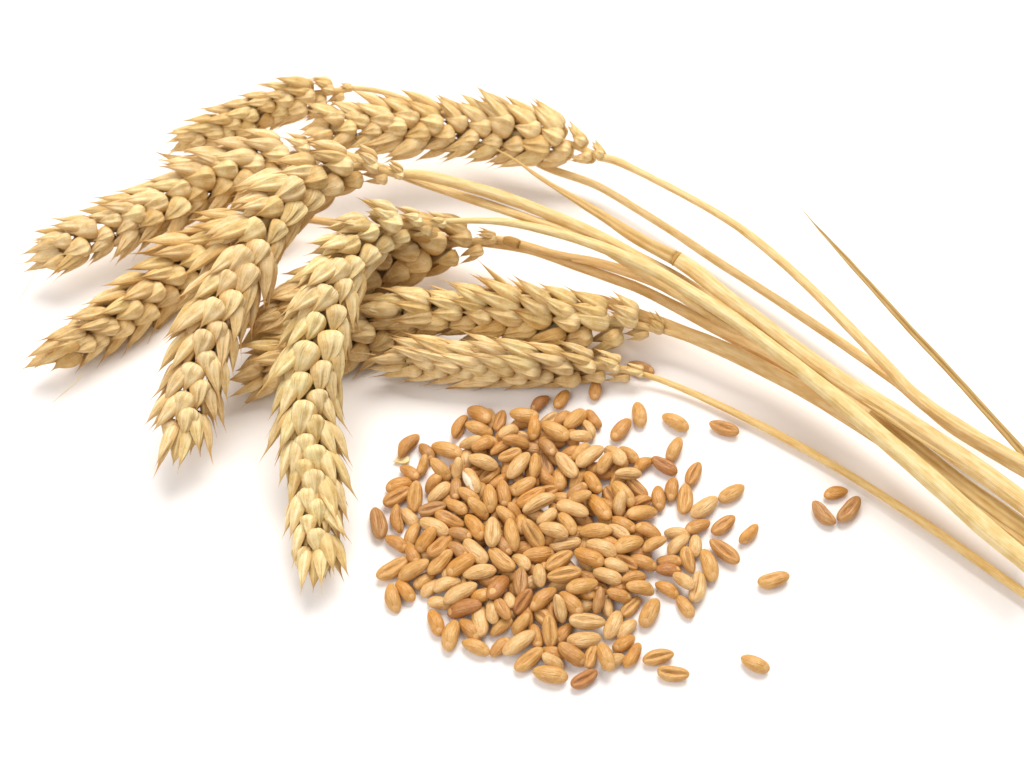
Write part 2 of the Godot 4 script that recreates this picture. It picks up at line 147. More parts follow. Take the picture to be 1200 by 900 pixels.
	grain(Vector3(9.13, 3.70, 14.61), Vector3(5.67, 0.00, 3.86), 3.36, 9, "golden", "wheat grains heaped and scattered on the white surface", "topmost golden grain, back up, leaning left, near the heap's rim at twelve o'clock")
	grain(Vector3(7.90, 1.20, 10.25), Vector3(4.09, 0.00, -3.37), 2.75, 200, "pale", "wheat grains heaped and scattered on the white surface", "sunken pale grain, crease up, leaning right, near the heap's rim at twelve o'clock")
	grain(Vector3(10.89, 1.45, 9.98), Vector3(3.49, -1.40, -3.74), 2.75, 9, "amber", "wheat grains heaped and scattered on the white surface", "sunken amber grain, back up, leaning right, near the heap's rim at twelve o'clock")
	grain(Vector3(13.32, 2.20, 10.58), Vector3(4.33, -2.19, -5.85), 3.40, 6, "golden", "wheat grains heaped and scattered on the white surface", "topmost golden grain, back up, leaning right, near the heap's rim at one o'clock")
	grain(Vector3(14.33, 3.20, 15.57), Vector3(5.14, -1.22, -0.36), 2.75, -9, "pale", "wheat grains heaped and scattered on the white surface", "pale grain, back up, crosswise, near the heap's rim at one o'clock")
	grain(Vector3(17.34, 1.20, 9.92), Vector3(2.93, 0.00, 4.41), 2.75, 89, "amber", "wheat grains heaped and scattered on the white surface", "amber grain, on its side, leaning left, on the heap's rim at one o'clock")
	grain(Vector3(16.09, 1.20, 12.64), Vector3(2.23, 0.00, 4.81), 2.75, -108, "pale", "wheat grains heaped and scattered on the white surface", "sunken pale grain, on its side, leaning left, near the heap's rim at one o'clock")
	grain(Vector3(11.30, 3.45, 23.01), Vector3(3.77, 0.00, 6.05), 3.40, 176, "pale", "wheat grains heaped and scattered on the white surface", "topmost pale grain, crease up, leaning left, halfway out at one o'clock")
	grain(Vector3(14.31, 3.45, 19.66), Vector3(-3.47, 0.00, 4.01), 2.75, 69, "golden", "wheat grains heaped and scattered on the white surface", "golden grain, on its side, leaning right, near the heap's rim at one o'clock")
	grain(Vector3(16.22, 3.95, 21.13), Vector3(-5.61, 0.00, 4.62), 3.40, 12, "pale", "wheat grains heaped and scattered on the white surface", "topmost pale grain, back up, leaning right, near the heap's rim at one o'clock")
	grain(Vector3(19.25, 3.95, 22.81), Vector3(-2.65, -1.25, 4.42), 2.75, -20, "golden", "wheat grains heaped and scattered on the white surface", "golden grain, back up, leaning right, near the heap's rim at one o'clock")
	grain(Vector3(21.48, 3.20, 20.33), Vector3(3.24, 3.15, 6.11), 3.40, -5, "pale", "wheat grains heaped and scattered on the white surface", "sunken pale grain, back up, leaning left, near the heap's rim at two o'clock")
	grain(Vector3(23.13, 1.45, 12.80), Vector3(-3.82, 0.00, 5.41), 3.24, 2, "amber", "wheat grains heaped and scattered on the white surface", "amber grain, back up, leaning right, on the heap's rim at one o'clock")
	grain(Vector3(27.08, 1.45, 8.88), Vector3(0.81, 0.00, 6.35), 3.14, 0, "golden", "wheat grains heaped and scattered on the white surface", "golden grain alone beyond the heap, pointing straight away from the viewer")
	grain(Vector3(34.69, 1.45, 10.85), Vector3(5.41, 0.00, 3.70), 3.21, -8, "golden", "wheat grains heaped and scattered on the white surface", "golden grain alone below the thin stem, pointing to the lower right, smooth back up")
	grain(Vector3(17.92, 1.20, 2.51), Vector3(-0.71, 0.00, 5.25), 2.75, -17, "amber", "wheat grains heaped and scattered on the white surface", "single amber grain standing on end close under the slender wheat ear")
	grain(Vector3(6.04, 1.20, 5.96), Vector3(-3.69, 0.00, 3.98), 2.75, 20, "russet", "wheat grains heaped and scattered on the white surface", "russet grain just beyond the heap, beside a smaller orange grain under the slender ear")
	grain(Vector3(10.62, 1.20, 4.85), Vector3(-2.71, 0.00, 4.56), 2.75, -9, "orange", "wheat grains heaped and scattered on the white surface", "small orange grain between a russet grain and the slender wheat ear")
	grain(Vector3(24.50, 1.20, 18.96), Vector3(3.78, 0.00, 3.82), 2.75, -15, "golden", "wheat grains heaped and scattered on the white surface", "topmost golden grain, back up, leaning left, near the heap's rim at two o'clock")
	grain(Vector3(27.53, 1.20, 21.39), Vector3(-4.26, 0.00, 3.15), 2.75, 21, "orange", "wheat grains heaped and scattered on the white surface", "orange grain, back up, leaning right, near the heap's rim at two o'clock")
	grain(Vector3(31.73, 1.70, 22.02), Vector3(5.06, -1.20, 3.44), 3.06, 172, "russet", "wheat grains heaped and scattered on the white surface", "russet grain, crease up, leaning left, on the heap's rim at two o'clock")
	grain(Vector3(34.04, 1.45, 17.74), Vector3(-2.71, -1.20, 5.40), 3.02, 17, "golden", "wheat grains heaped and scattered on the white surface", "golden grain pointing away, standing clear above a russet creased grain")
	grain(Vector3(37.87, 1.45, 23.84), Vector3(-2.66, 0.00, 5.63), 3.05, 175, "amber", "wheat grains heaped and scattered on the white surface", "amber creased grain tilted on the outer ring right of the heap")
	grain(Vector3(23.96, 3.45, 25.10), Vector3(5.73, -1.20, -0.54), 2.88, -84, "pale", "wheat grains heaped and scattered on the white surface", "thin pale grain lying crosswise on its side in the upper right of the heap")
	grain(Vector3(25.83, 1.45, 27.27), Vector3(3.95, -1.20, 4.22), 2.89, 185, "amber", "wheat grains heaped and scattered on the white surface", "amber grain, crease up, leaning left, near the heap's rim at two o'clock")
	grain(Vector3(22.80, 3.45, 29.81), Vector3(3.79, 0.00, 5.91), 3.40, -3, "golden", "wheat grains heaped and scattered on the white surface", "sunken golden grain, back up, leaning left, near the heap's rim at two o'clock")
	grain(Vector3(22.04, 4.20, 32.72), Vector3(-0.67, -3.40, 4.22), 2.75, 19, "pale", "wheat grains heaped and scattered on the white surface", "topmost pale grain, back up, lengthwise, halfway out at two o'clock")
	grain(Vector3(30.21, 1.45, 29.63), Vector3(0.40, 0.00, 5.93), 2.91, 21, "amber", "wheat grains heaped and scattered on the white surface", "amber grain at two o'clock in the heap, right of an amber one")
	grain(Vector3(33.14, 1.45, 27.47), Vector3(-1.02, 0.00, 5.77), 2.87, 2, "amber", "wheat grains heaped and scattered on the white surface", "amber grain at two o'clock in the heap, above a golden one")
	grain(Vector3(35.44, 1.70, 30.08), Vector3(-1.14, 0.00, 7.35), 3.40, 193, "golden", "wheat grains heaped and scattered on the white surface", "golden grain, crease up, lengthwise, on the heap's rim at three o'clock")
	grain(Vector3(39.44, 1.70, 31.92), Vector3(-5.72, 0.00, 4.47), 3.40, -21, "pale", "wheat grains heaped and scattered on the white surface", "pale grain, back up, leaning right, on the heap's rim at three o'clock")
	grain(Vector3(45.24, 1.45, 28.41), Vector3(-5.54, 0.00, 3.49), 3.21, -19, "golden", "wheat grains heaped and scattered on the white surface", "golden grain slanting out at the far right tip of the outer ring")
	grain(Vector3(37.77, 1.45, 36.41), Vector3(-5.19, 0.00, 2.40), 2.80, -1, "amber", "wheat grains heaped and scattered on the white surface", "amber grain, back up, leaning right, on the heap's rim at three o'clock")
	grain(Vector3(43.02, 1.45, 36.01), Vector3(-4.98, 0.00, 4.00), 3.13, 185, "amber", "wheat grains heaped and scattered on the white surface", "fat amber creased grain beside the last orange grain on the right")
	grain(Vector3(48.06, 1.45, 38.10), Vector3(-3.98, 0.00, 4.18), 2.83, -80, "orange", "wheat grains heaped and scattered on the white surface", "small orange grain with a pale end, outermost of the ring right of the heap")
	grain(Vector3(42.76, 1.70, 42.39), Vector3(5.45, 0.00, 5.29), 3.40, 184, "amber", "wheat grains heaped and scattered on the white surface", "long amber creased grain pointing to the lower right, off the heap's right rim")
	grain(Vector3(26.50, 2.95, 34.28), Vector3(-6.26, 3.32, 2.74), 3.40, 20, "golden", "wheat grains heaped and scattered on the white surface", "topmost golden grain, back up, crosswise, near the heap's rim at three o'clock")
	grain(Vector3(22.63, 3.20, 36.93), Vector3(5.07, 0.00, 2.99), 2.88, 6, "amber", "wheat grains heaped and scattered on the white surface", "amber grain, back up, leaning left, halfway out at three o'clock")
	grain(Vector3(27.43, 3.70, 38.81), Vector3(-5.21, 0.00, -2.57), 2.85, 4, "amber", "wheat grains heaped and scattered on the white surface", "amber grain at three o'clock in the heap, above an amber one")
	grain(Vector3(16.82, 4.20, 39.00), Vector3(6.81, 1.20, 0.30), 3.39, -14, "golden", "wheat grains heaped and scattered on the white surface", "topmost golden grain, back up, crosswise, halfway out at three o'clock")
	grain(Vector3(21.58, 3.70, 39.01), Vector3(4.21, 0.00, 3.22), 2.75, 172, "pale", "wheat grains heaped and scattered on the white surface", "sunken pale grain, crease up, leaning left, halfway out at three o'clock")
	grain(Vector3(17.92, 3.95, 42.88), Vector3(6.05, 0.00, 2.92), 3.29, 15, "pale", "wheat grains heaped and scattered on the white surface", "topmost pale grain, back up, leaning left, halfway out at three o'clock")
	grain(Vector3(23.43, 3.95, 42.00), Vector3(-6.00, 1.20, 3.02), 3.35, -9, "golden", "wheat grains heaped and scattered on the white surface", "golden grain, back up, leaning right, halfway out at three o'clock")
	grain(Vector3(19.21, 3.20, 40.99), Vector3(-4.25, -1.72, -2.66), 2.75, -17, "orange", "wheat grains heaped and scattered on the white surface", "sunken orange grain, back up, leaning left, halfway out at three o'clock")
	grain(Vector3(28.58, 3.70, 41.76), Vector3(-4.82, -1.20, 2.26), 2.75, 21, "golden", "wheat grains heaped and scattered on the white surface", "golden grain, back up, leaning right, near the heap's rim at three o'clock")
	grain(Vector3(33.52, 1.20, 38.07), Vector3(5.30, 0.00, 1.19), 2.75, -8, "pale", "wheat grains heaped and scattered on the white surface", "sunken pale grain, back up, crosswise, near the heap's rim at three o'clock")
	grain(Vector3(33.51, 1.70, 40.82), Vector3(-4.08, -1.20, 3.85), 2.81, 7, "pale", "wheat grains heaped and scattered on the white surface", "topmost pale grain, back up, leaning right, near the heap's rim at three o'clock")
	grain(Vector3(36.99, 1.20, 40.83), Vector3(-0.59, 0.00, 5.27), 2.75, -11, "pale", "wheat grains heaped and scattered on the white surface", "pale grain, back up, lengthwise, on the heap's rim at three o'clock")
	grain(Vector3(35.47, 1.45, 44.10), Vector3(-1.14, 1.20, -5.57), 2.85, 188, "golden", "wheat grains heaped and scattered on the white surface", "topmost golden grain, crease up, lengthwise, on the heap's rim at three o'clock")
	grain(Vector3(39.38, 1.70, 45.49), Vector3(1.35, 0.00, 7.48), 3.40, -18, "golden", "wheat grains heaped and scattered on the white surface", "golden grain, back up, lengthwise, on the heap's rim at three o'clock")
	grain(Vector3(36.68, 1.70, 50.39), Vector3(-1.62, 0.00, 6.86), 3.40, 200, "pale", "wheat grains heaped and scattered on the white surface", "pale grain, crease up, lengthwise, on the heap's rim at four o'clock")
	grain(Vector3(34.01, 2.70, 49.51), Vector3(3.73, 1.20, 3.89), 2.75, -3, "pale", "wheat grains heaped and scattered on the white surface", "topmost pale grain, back up, leaning left, on the heap's rim at four o'clock")
	grain(Vector3(30.85, 1.20, 50.72), Vector3(4.58, 0.00, 3.05), 2.75, -18, "orange", "wheat grains heaped and scattered on the white surface", "topmost orange grain, back up, leaning left, near the heap's rim at four o'clock")
	grain(Vector3(34.19, 1.20, 54.49), Vector3(2.40, 0.00, 4.89), 2.75, 17, "golden", "wheat grains heaped and scattered on the white surface", "golden grain, back up, leaning left, on the heap's rim at four o'clock")
	grain(Vector3(31.63, 1.20, 44.37), Vector3(5.28, 0.00, 0.48), 2.75, -10, "amber", "wheat grains heaped and scattered on the white surface", "sunken amber grain, back up, crosswise, near the heap's rim at three o'clock")
	grain(Vector3(31.24, 1.45, 46.44), Vector3(5.27, 0.00, 0.55), 2.75, -21, "russet", "wheat grains heaped and scattered on the white surface", "sunken russet grain, back up, crosswise, near the heap's rim at three o'clock")
	grain(Vector3(26.30, 2.20, 45.11), Vector3(5.45, -1.20, 2.05), 2.91, -8, "amber", "wheat grains heaped and scattered on the white surface", "amber grain at three o'clock in the heap, below a brown one")
	grain(Vector3(20.70, 3.70, 46.61), Vector3(-4.87, 0.00, -2.10), 2.75, 16, "pale", "wheat grains heaped and scattered on the white surface", "pale grain, back up, leaning left, halfway out at four o'clock")
	grain(Vector3(22.76, 2.70, 45.39), Vector3(4.53, -1.39, 2.37), 2.75, 194, "amber", "wheat grains heaped and scattered on the white surface", "sunken amber grain, crease up, leaning left, halfway out at four o'clock")
	grain(Vector3(18.95, 3.20, 48.74), Vector3(5.67, 0.00, 2.68), 3.07, 13, "pale", "wheat grains heaped and scattered on the white surface", "topmost pale grain, back up, leaning left, halfway out at four o'clock")
	grain(Vector3(24.11, 3.20, 49.22), Vector3(5.03, -1.20, -1.22), 2.75, -86, "amber", "wheat grains heaped and scattered on the white surface", "sunken amber grain, on its side, crosswise, near the heap's rim at four o'clock")
	grain(Vector3(25.38, 2.95, 51.37), Vector3(5.70, -2.40, 0.43), 3.04, -9, "golden", "wheat grains heaped and scattered on the white surface", "golden grain, back up, crosswise, near the heap's rim at four o'clock")
	grain(Vector3(21.13, 2.70, 52.65), Vector3(5.07, -1.43, 0.60), 2.75, -2, "amber", "wheat grains heaped and scattered on the white surface", "sunken amber grain, back up, crosswise, near the heap's rim at four o'clock")
	grain(Vector3(23.50, 1.20, 54.50), Vector3(-3.71, 0.00, 4.14), 2.75, 171, "golden", "wheat grains heaped and scattered on the white surface", "golden grain, crease up, leaning right, near the heap's rim at four o'clock")
	grain(Vector3(27.10, 1.70, 56.06), Vector3(-3.47, 0.00, 5.98), 3.39, -20, "golden", "wheat grains heaped and scattered on the white surface", "golden grain, back up, leaning right, near the heap's rim at four o'clock")
	grain(Vector3(19.81, 1.45, 58.63), Vector3(-2.72, 0.00, 6.11), 3.28, -15, "pale", "wheat grains heaped and scattered on the white surface", "topmost pale grain, back up, lengthwise, near the heap's rim at five o'clock")
	grain(Vector3(14.66, 2.95, 58.66), Vector3(-7.29, 2.08, 0.57), 3.40, 179, "pale", "wheat grains heaped and scattered on the white surface", "topmost pale grain, crease up, crosswise, near the heap's rim at five o'clock")
	grain(Vector3(16.94, 3.20, 54.13), Vector3(-1.12, -1.20, 5.56), 2.84, -87, "dusky", "wheat grains heaped and scattered on the white surface", "topmost brown grain, on its side, lengthwise, near the heap's rim at four o'clock")
	grain(Vector3(18.95, 1.20, 54.40), Vector3(0.03, 0.00, 5.30), 2.75, 69, "pale", "wheat grains heaped and scattered on the white surface", "sunken pale grain, on its side, lengthwise, near the heap's rim at four o'clock")
	grain(Vector3(14.14, 2.70, 52.46), Vector3(4.13, 2.54, 2.14), 2.75, 15, "orange", "wheat grains heaped and scattered on the white surface", "orange grain, back up, crosswise, halfway out at five o'clock")
	grain(Vector3(13.75, 4.95, 51.77), Vector3(-6.41, 0.00, 1.51), 3.23, 2, "golden", "wheat grains heaped and scattered on the white surface", "golden grain, back up, crosswise, halfway out at five o'clock")
	grain(Vector3(11.52, 3.95, 55.17), Vector3(4.25, 0.00, 4.85), 3.16, 16, "amber", "wheat grains heaped and scattered on the white surface", "amber grain, back up, leaning left, halfway out at five o'clock")
	grain(Vector3(9.34, 3.95, 56.30), Vector3(1.34, -3.40, 4.57), 2.87, -107, "pale", "wheat grains heaped and scattered on the white surface", "pale grain, on its side, lengthwise, halfway out at five o'clock")
	grain(Vector3(14.03, 1.70, 61.90), Vector3(-6.82, 0.00, 0.55), 3.35, -20, "pale", "wheat grains heaped and scattered on the white surface", "pale grain, back up, crosswise, near the heap's rim at five o'clock")
	grain(Vector3(11.62, 2.20, 65.23), Vector3(5.11, -2.40, 3.36), 3.22, 17, "amber", "wheat grains heaped and scattered on the white surface", "amber grain, back up, leaning left, near the heap's rim at five o'clock")
	grain(Vector3(15.37, 1.20, 65.28), Vector3(-1.51, 0.00, 5.08), 2.75, 183, "golden", "wheat grains heaped and scattered on the white surface", "golden grain, crease up, lengthwise, on the heap's rim at five o'clock")
	grain(Vector3(18.05, 3.20, 66.24), Vector3(2.11, 0.00, 5.93), 3.08, -1, "golden", "wheat grains heaped and scattered on the white surface", "golden grain, back up, lengthwise, on the heap's rim at five o'clock")
	grain(Vector3(19.55, 1.20, 66.37), Vector3(-4.61, 0.00, 2.61), 2.75, -14, "pale", "wheat grains heaped and scattered on the white surface", "sunken pale grain, back up, leaning right, on the heap's rim at five o'clock")
	grain(Vector3(21.76, 1.20, 62.38), Vector3(-4.50, 0.00, 2.79), 2.75, -11, "orange", "wheat grains heaped and scattered on the white surface", "topmost orange grain, back up, leaning right, on the heap's rim at five o'clock")
	grain(Vector3(22.46, 1.20, 59.35), Vector3(-3.50, 0.00, 3.98), 2.75, 1, "pale", "wheat grains heaped and scattered on the white surface", "sunken pale grain, back up, leaning right, near the heap's rim at four o'clock")
	grain(Vector3(23.30, 1.45, 65.13), Vector3(-3.18, 0.00, 5.07), 2.93, -110, "orange", "wheat grains heaped and scattered on the white surface", "orange grain, on its side, leaning right, on the heap's rim at five o'clock")
	grain(Vector3(13.84, 1.45, 70.07), Vector3(-5.15, 0.00, 3.02), 2.93, 173, "russet", "wheat grains heaped and scattered on the white surface", "russet creased grain lying alone below the bottom rim of the heap")
	grain(Vector3(7.37, 1.70, 69.21), Vector3(6.86, 0.00, 1.43), 3.40, 21, "golden", "wheat grains heaped and scattered on the white surface", "flat golden grain on the bottom rim beside the lone russet grain")
	grain(Vector3(3.30, 1.70, 66.16), Vector3(-5.29, -1.20, 4.11), 3.33, 194, "golden", "wheat grains heaped and scattered on the white surface", "golden grain, crease up, leaning right, near the heap's rim at six o'clock")
	grain(Vector3(7.86, 1.20, 64.48), Vector3(5.16, 0.00, 1.20), 2.75, -7, "amber", "wheat grains heaped and scattered on the white surface", "sunken amber grain, back up, crosswise, near the heap's rim at six o'clock")
	grain(Vector3(7.90, 1.70, 66.70), Vector3(4.01, -2.43, 2.48), 2.75, -17, "pale", "wheat grains heaped and scattered on the white surface", "sunken pale grain, back up, leaning left, on the heap's rim at six o'clock")
	grain(Vector3(7.30, 2.70, 60.55), Vector3(0.30, -2.40, 5.96), 3.15, 166, "golden", "wheat grains heaped and scattered on the white surface", "topmost golden grain, crease up, lengthwise, near the heap's rim at six o'clock")
	grain(Vector3(1.33, 2.45, 62.90), Vector3(-6.21, -1.13, 4.23), 3.40, 19, "pale", "wheat grains heaped and scattered on the white surface", "topmost pale grain, back up, leaning right, near the heap's rim at six o'clock")
	grain(Vector3(1.66, 2.45, 58.97), Vector3(-2.99, -3.40, 2.90), 2.75, 14, "golden", "wheat grains heaped and scattered on the white surface", "golden grain, back up, leaning right, near the heap's rim at six o'clock")
	grain(Vector3(4.66, 1.45, 61.03), Vector3(1.29, 0.00, 5.14), 2.75, -1, "amber", "wheat grains heaped and scattered on the white surface", "sunken amber grain, back up, lengthwise, near the heap's rim at six o'clock")
	grain(Vector3(10.01, 1.20, 60.27), Vector3(-3.59, 0.00, 3.89), 2.75, -20, "amber", "wheat grains heaped and scattered on the white surface", "sunken amber grain, back up, leaning right, near the heap's rim at five o'clock")
	grain(Vector3(28.31, 1.45, 65.59), Vector3(-6.19, 0.00, 1.63), 3.14, 169, "golden", "wheat grains heaped and scattered on the white surface", "golden creased grain, upper of the pair off the lower right of the heap")
	grain(Vector3(31.01, 1.45, 68.83), Vector3(-6.19, 0.00, -0.89), 3.06, 160, "golden", "wheat grains heaped and scattered on the white surface", "golden creased grain, lower of the pair off the lower right of the heap")
	grain(Vector3(46.93, 1.45, 66.85), Vector3(5.37, 0.00, 2.70), 2.95, 12, "golden", "wheat grains heaped and scattered on the white surface", "golden smooth grain lying alone, nearest the lower right corner")
	grain(Vector3(52.13, 1.45, 48.56), Vector3(-6.47, 0.00, 1.92), 3.30, 196, "golden", "wheat grains heaped and scattered on the white surface", "golden creased grain lying alone well to the right of the heap")
	grain(Vector3(63.71, 1.45, 33.29), Vector3(3.95, 0.00, 5.46), 3.30, 160, "dusky", "wheat grains heaped and scattered on the white surface", "dark brown creased grain, left of the trio by the stems")
	grain(Vector3(66.84, 1.20, 28.36), Vector3(-5.11, 0.00, 1.39), 2.75, -19, "orange", "wheat grains heaped and scattered on the white surface", "short orange grain at the back of the trio by the stems")
	grain(Vector3(69.01, 1.70, 32.53), Vector3(-4.85, 0.00, 5.67), 3.40, 196, "dusky", "wheat grains heaped and scattered on the white surface", "dark brown grain leaning inward, right of the trio by the stems")
	grain(Vector3(44.90, 1.45, 12.48), Vector3(6.13, 0.00, 2.60), 3.26, 181, "amber", "wheat grains heaped and scattered on the white surface", "amber grain, crease up, furthest along the thin stem from the heap")
	grain(Vector3(-23.30, 1.45, 26.55), Vector3(-5.56, 0.00, 2.27), 2.94, -8, "orange", "wheat grains heaped and scattered on the white surface", "sunken orange grain, back up, leaning right, near the heap's rim at ten o'clock")
	grain(Vector3(-23.61, 1.70, 29.48), Vector3(-5.65, 0.00, 3.68), 3.30, 161, "amber", "wheat grains heaped and scattered on the white surface", "amber grain, crease up, leaning right, near the heap's rim at ten o'clock")
	grain(Vector3(-19.91, 1.95, 29.63), Vector3(-0.43, -2.40, 6.32), 3.32, 186, "golden", "wheat grains heaped and scattered on the white surface", "topmost golden grain, crease up, lengthwise, near the heap's rim at ten o'clock")
	grain(Vector3(-27.37, 1.70, 35.74), Vector3(1.53, 0.00, 7.44), 3.40, 174, "dusky", "wheat grains heaped and scattered on the white surface", "dark brown creased grain at the leftmost edge of the heap")
	grain(Vector3(-23.43, 1.45, 34.60), Vector3(0.70, -1.20, 6.14), 3.08, 111, "amber", "wheat grains heaped and scattered on the white surface", "amber grain, on its side, lengthwise, near the heap's rim at nine o'clock")
	grain(Vector3(-23.38, 1.45, 40.38), Vector3(4.45, 0.00, 3.55), 2.79, -17, "amber", "wheat grains heaped and scattered on the white surface", "amber grain, back up, leaning left, near the heap's rim at nine o'clock")
	grain(Vector3(-20.76, 1.20, 34.16), Vector3(3.68, 0.00, 3.81), 2.75, 10, "pale", "wheat grains heaped and scattered on the white surface", "sunken pale grain, back up, leaning left, near the heap's rim at nine o'clock")
	grain(Vector3(-20.07, 1.45, 38.50), Vector3(-1.95, -1.20, 5.47), 2.90, 13, "golden", "wheat grains heaped and scattered on the white surface", "golden grain, back up, lengthwise, near the heap's rim at nine o'clock")
	grain(Vector3(-17.20, 4.20, 41.06), Vector3(-3.57, -2.40, 4.32), 2.99, -20, "orange", "wheat grains heaped and scattered on the white surface", "topmost orange grain, back up, leaning right, near the heap's rim at nine o'clock")
	grain(Vector3(-19.86, 2.45, 43.30), Vector3(2.27, 0.00, 4.79), 2.75, 5, "amber", "wheat grains heaped and scattered on the white surface", "sunken amber grain, back up, leaning left, near the heap's rim at nine o'clock")
	grain(Vector3(-14.43, 3.70, 42.03), Vector3(-4.30, 2.19, 5.87), 3.40, 186, "amber", "wheat grains heaped and scattered on the white surface", "amber grain, crease up, leaning right, halfway out at nine o'clock")
	grain(Vector3(-15.68, 3.95, 37.86), Vector3(5.94, 0.00, 3.17), 3.30, 5, "pale", "wheat grains heaped and scattered on the white surface", "pale grain at nine o'clock in the heap, below a brown one")
	grain(Vector3(-16.21, 3.95, 33.67), Vector3(-5.68, 0.00, 1.61), 2.89, 160, "dusky", "wheat grains heaped and scattered on the white surface", "brown grain, crease up, crosswise, near the heap's rim at ten o'clock")
	grain(Vector3(-12.62, 3.70, 36.03), Vector3(-5.90, 1.20, -2.69), 3.23, 191, "amber", "wheat grains heaped and scattered on the white surface", "amber grain, crease up, leaning left, halfway out at nine o'clock")
	grain(Vector3(-11.30, 3.45, 32.97), Vector3(4.41, 0.00, 2.95), 2.75, -3, "golden", "wheat grains heaped and scattered on the white surface", "topmost golden grain at ten o'clock in the heap, right of an amber one")
	grain(Vector3(-8.80, 3.95, 30.54), Vector3(4.44, -1.33, 2.57), 2.75, -2, "golden", "wheat grains heaped and scattered on the white surface", "golden grain, back up, leaning left, halfway out at ten o'clock")
	grain(Vector3(-6.94, 3.70, 33.53), Vector3(3.80, -3.40, 3.21), 2.95, -12, "golden", "wheat grains heaped and scattered on the white surface", "topmost golden grain at ten o'clock in the heap, right of a golden one")
	grain(Vector3(-14.96, 3.20, 29.47), Vector3(4.32, 1.20, -3.97), 2.93, 9, "pale", "wheat grains heaped and scattered on the white surface", "topmost pale grain, back up, leaning right, near the heap's rim at ten o'clock")
	grain(Vector3(-11.39, 3.20, 28.54), Vector3(0.10, 0.00, 5.30), 2.75, 13, "dusky", "wheat grains heaped and scattered on the white surface", "sunken brown grain, back up, lengthwise, halfway out at ten o'clock")
	grain(Vector3(-6.91, 1.70, 23.07), Vector3(-3.83, 2.40, 3.17), 2.75, 177, "amber", "wheat grains heaped and scattered on the white surface", "amber grain, crease up, leaning right, halfway out at eleven o'clock")
	grain(Vector3(-4.62, 3.70, 31.09), Vector3(0.56, -1.20, 6.18), 3.10, 19, "golden", "wheat grains heaped and scattered on the white surface", "topmost golden grain, back up, lengthwise, halfway out at ten o'clock")
	grain(Vector3(-1.66, 3.45, 29.82), Vector3(0.89, -1.20, 6.00), 3.03, 21, "amber", "wheat grains heaped and scattered on the white surface", "amber grain, back up, lengthwise, halfway out at eleven o'clock")
	grain(Vector3(2.19, 3.70, 28.14), Vector3(-5.43, -1.20, 2.75), 3.04, -17, "golden", "wheat grains heaped and scattered on the white surface", "golden grain, back up, leaning right, halfway out at twelve o'clock")
	grain(Vector3(3.76, 3.20, 30.49), Vector3(-5.78, -1.20, 3.55), 3.37, 199, "orange", "wheat grains heaped and scattered on the white surface", "orange grain, crease up, leaning right, in mid-heap at twelve o'clock")
	grain(Vector3(5.39, 4.20, 32.51), Vector3(6.66, 0.00, -3.66), 3.40, -83, "pale", "wheat grains heaped and scattered on the white surface", "topmost pale grain, on its side, leaning right, in mid-heap at twelve o'clock")
	grain(Vector3(7.02, 3.20, 35.23), Vector3(3.82, 0.00, -3.67), 2.75, 3, "pale", "wheat grains heaped and scattered on the white surface", "pale grain, back up, leaning right, in mid-heap at one o'clock")
	grain(Vector3(8.33, 3.95, 38.85), Vector3(5.98, 0.00, 2.37), 3.15, 14, "pale", "wheat grains heaped and scattered on the white surface", "topmost pale grain, back up, leaning left, in mid-heap at three o'clock")
	grain(Vector3(11.21, 3.70, 37.02), Vector3(3.01, 0.00, 4.97), 2.85, -1, "golden", "wheat grains heaped and scattered on the white surface", "golden grain, back up, leaning left, in mid-heap at two o'clock")
	grain(Vector3(12.30, 3.70, 33.72), Vector3(-6.49, -1.20, -3.13), 3.40, 12, "pale", "wheat grains heaped and scattered on the white surface", "pale grain, back up, crosswise, halfway out at two o'clock")
	grain(Vector3(13.81, 4.70, 31.40), Vector3(-4.65, -2.41, 0.78), 2.75, 1, "golden", "wheat grains heaped and scattered on the white surface", "golden grain, back up, leaning right, halfway out at two o'clock")
	grain(Vector3(17.79, 3.70, 33.10), Vector3(4.12, 1.12, 6.29), 3.40, 7, "orange", "wheat grains heaped and scattered on the white surface", "topmost orange grain at two o'clock in the heap, left of a golden one")
	grain(Vector3(16.66, 3.70, 27.21), Vector3(3.02, 0.00, 4.94), 2.83, -14, "orange", "wheat grains heaped and scattered on the white surface", "topmost orange grain at two o'clock in the heap, above a brown one")
	grain(Vector3(13.39, 3.45, 29.11), Vector3(4.14, 0.00, -3.31), 2.75, -7, "dusky", "wheat grains heaped and scattered on the white surface", "sunken brown grain, back up, leaning right, halfway out at one o'clock")
	grain(Vector3(-7.59, 3.70, 37.90), Vector3(3.18, 0.00, 5.95), 3.30, -21, "orange", "wheat grains heaped and scattered on the white surface", "orange grain, back up, leaning left, halfway out at nine o'clock")
	grain(Vector3(-4.02, 4.95, 39.71), Vector3(-0.12, 0.00, 6.89), 3.37, 188, "pale", "wheat grains heaped and scattered on the white surface", "pale grain with a wide open crease, upright near the middle of the heap")
	grain(Vector3(-1.30, 3.20, 35.04), Vector3(3.34, -1.78, 3.71), 2.75, 3, "golden", "wheat grains heaped and scattered on the white surface", "sunken golden grain, back up, leaning left, in mid-heap at ten o'clock")
	grain(Vector3(-0.00, 3.95, 39.71), Vector3(1.22, 0.00, 7.50), 3.40, 70, "golden", "wheat grains heaped and scattered on the white surface", "topmost golden grain, on its side, lengthwise, in mid-heap at nine o'clock")
	grain(Vector3(0.61, 2.20, 33.75), Vector3(2.37, -3.63, 3.04), 2.75, -17, "amber", "wheat grains heaped and scattered on the white surface", "sunken amber grain, back up, leaning left, in mid-heap at eleven o'clock")
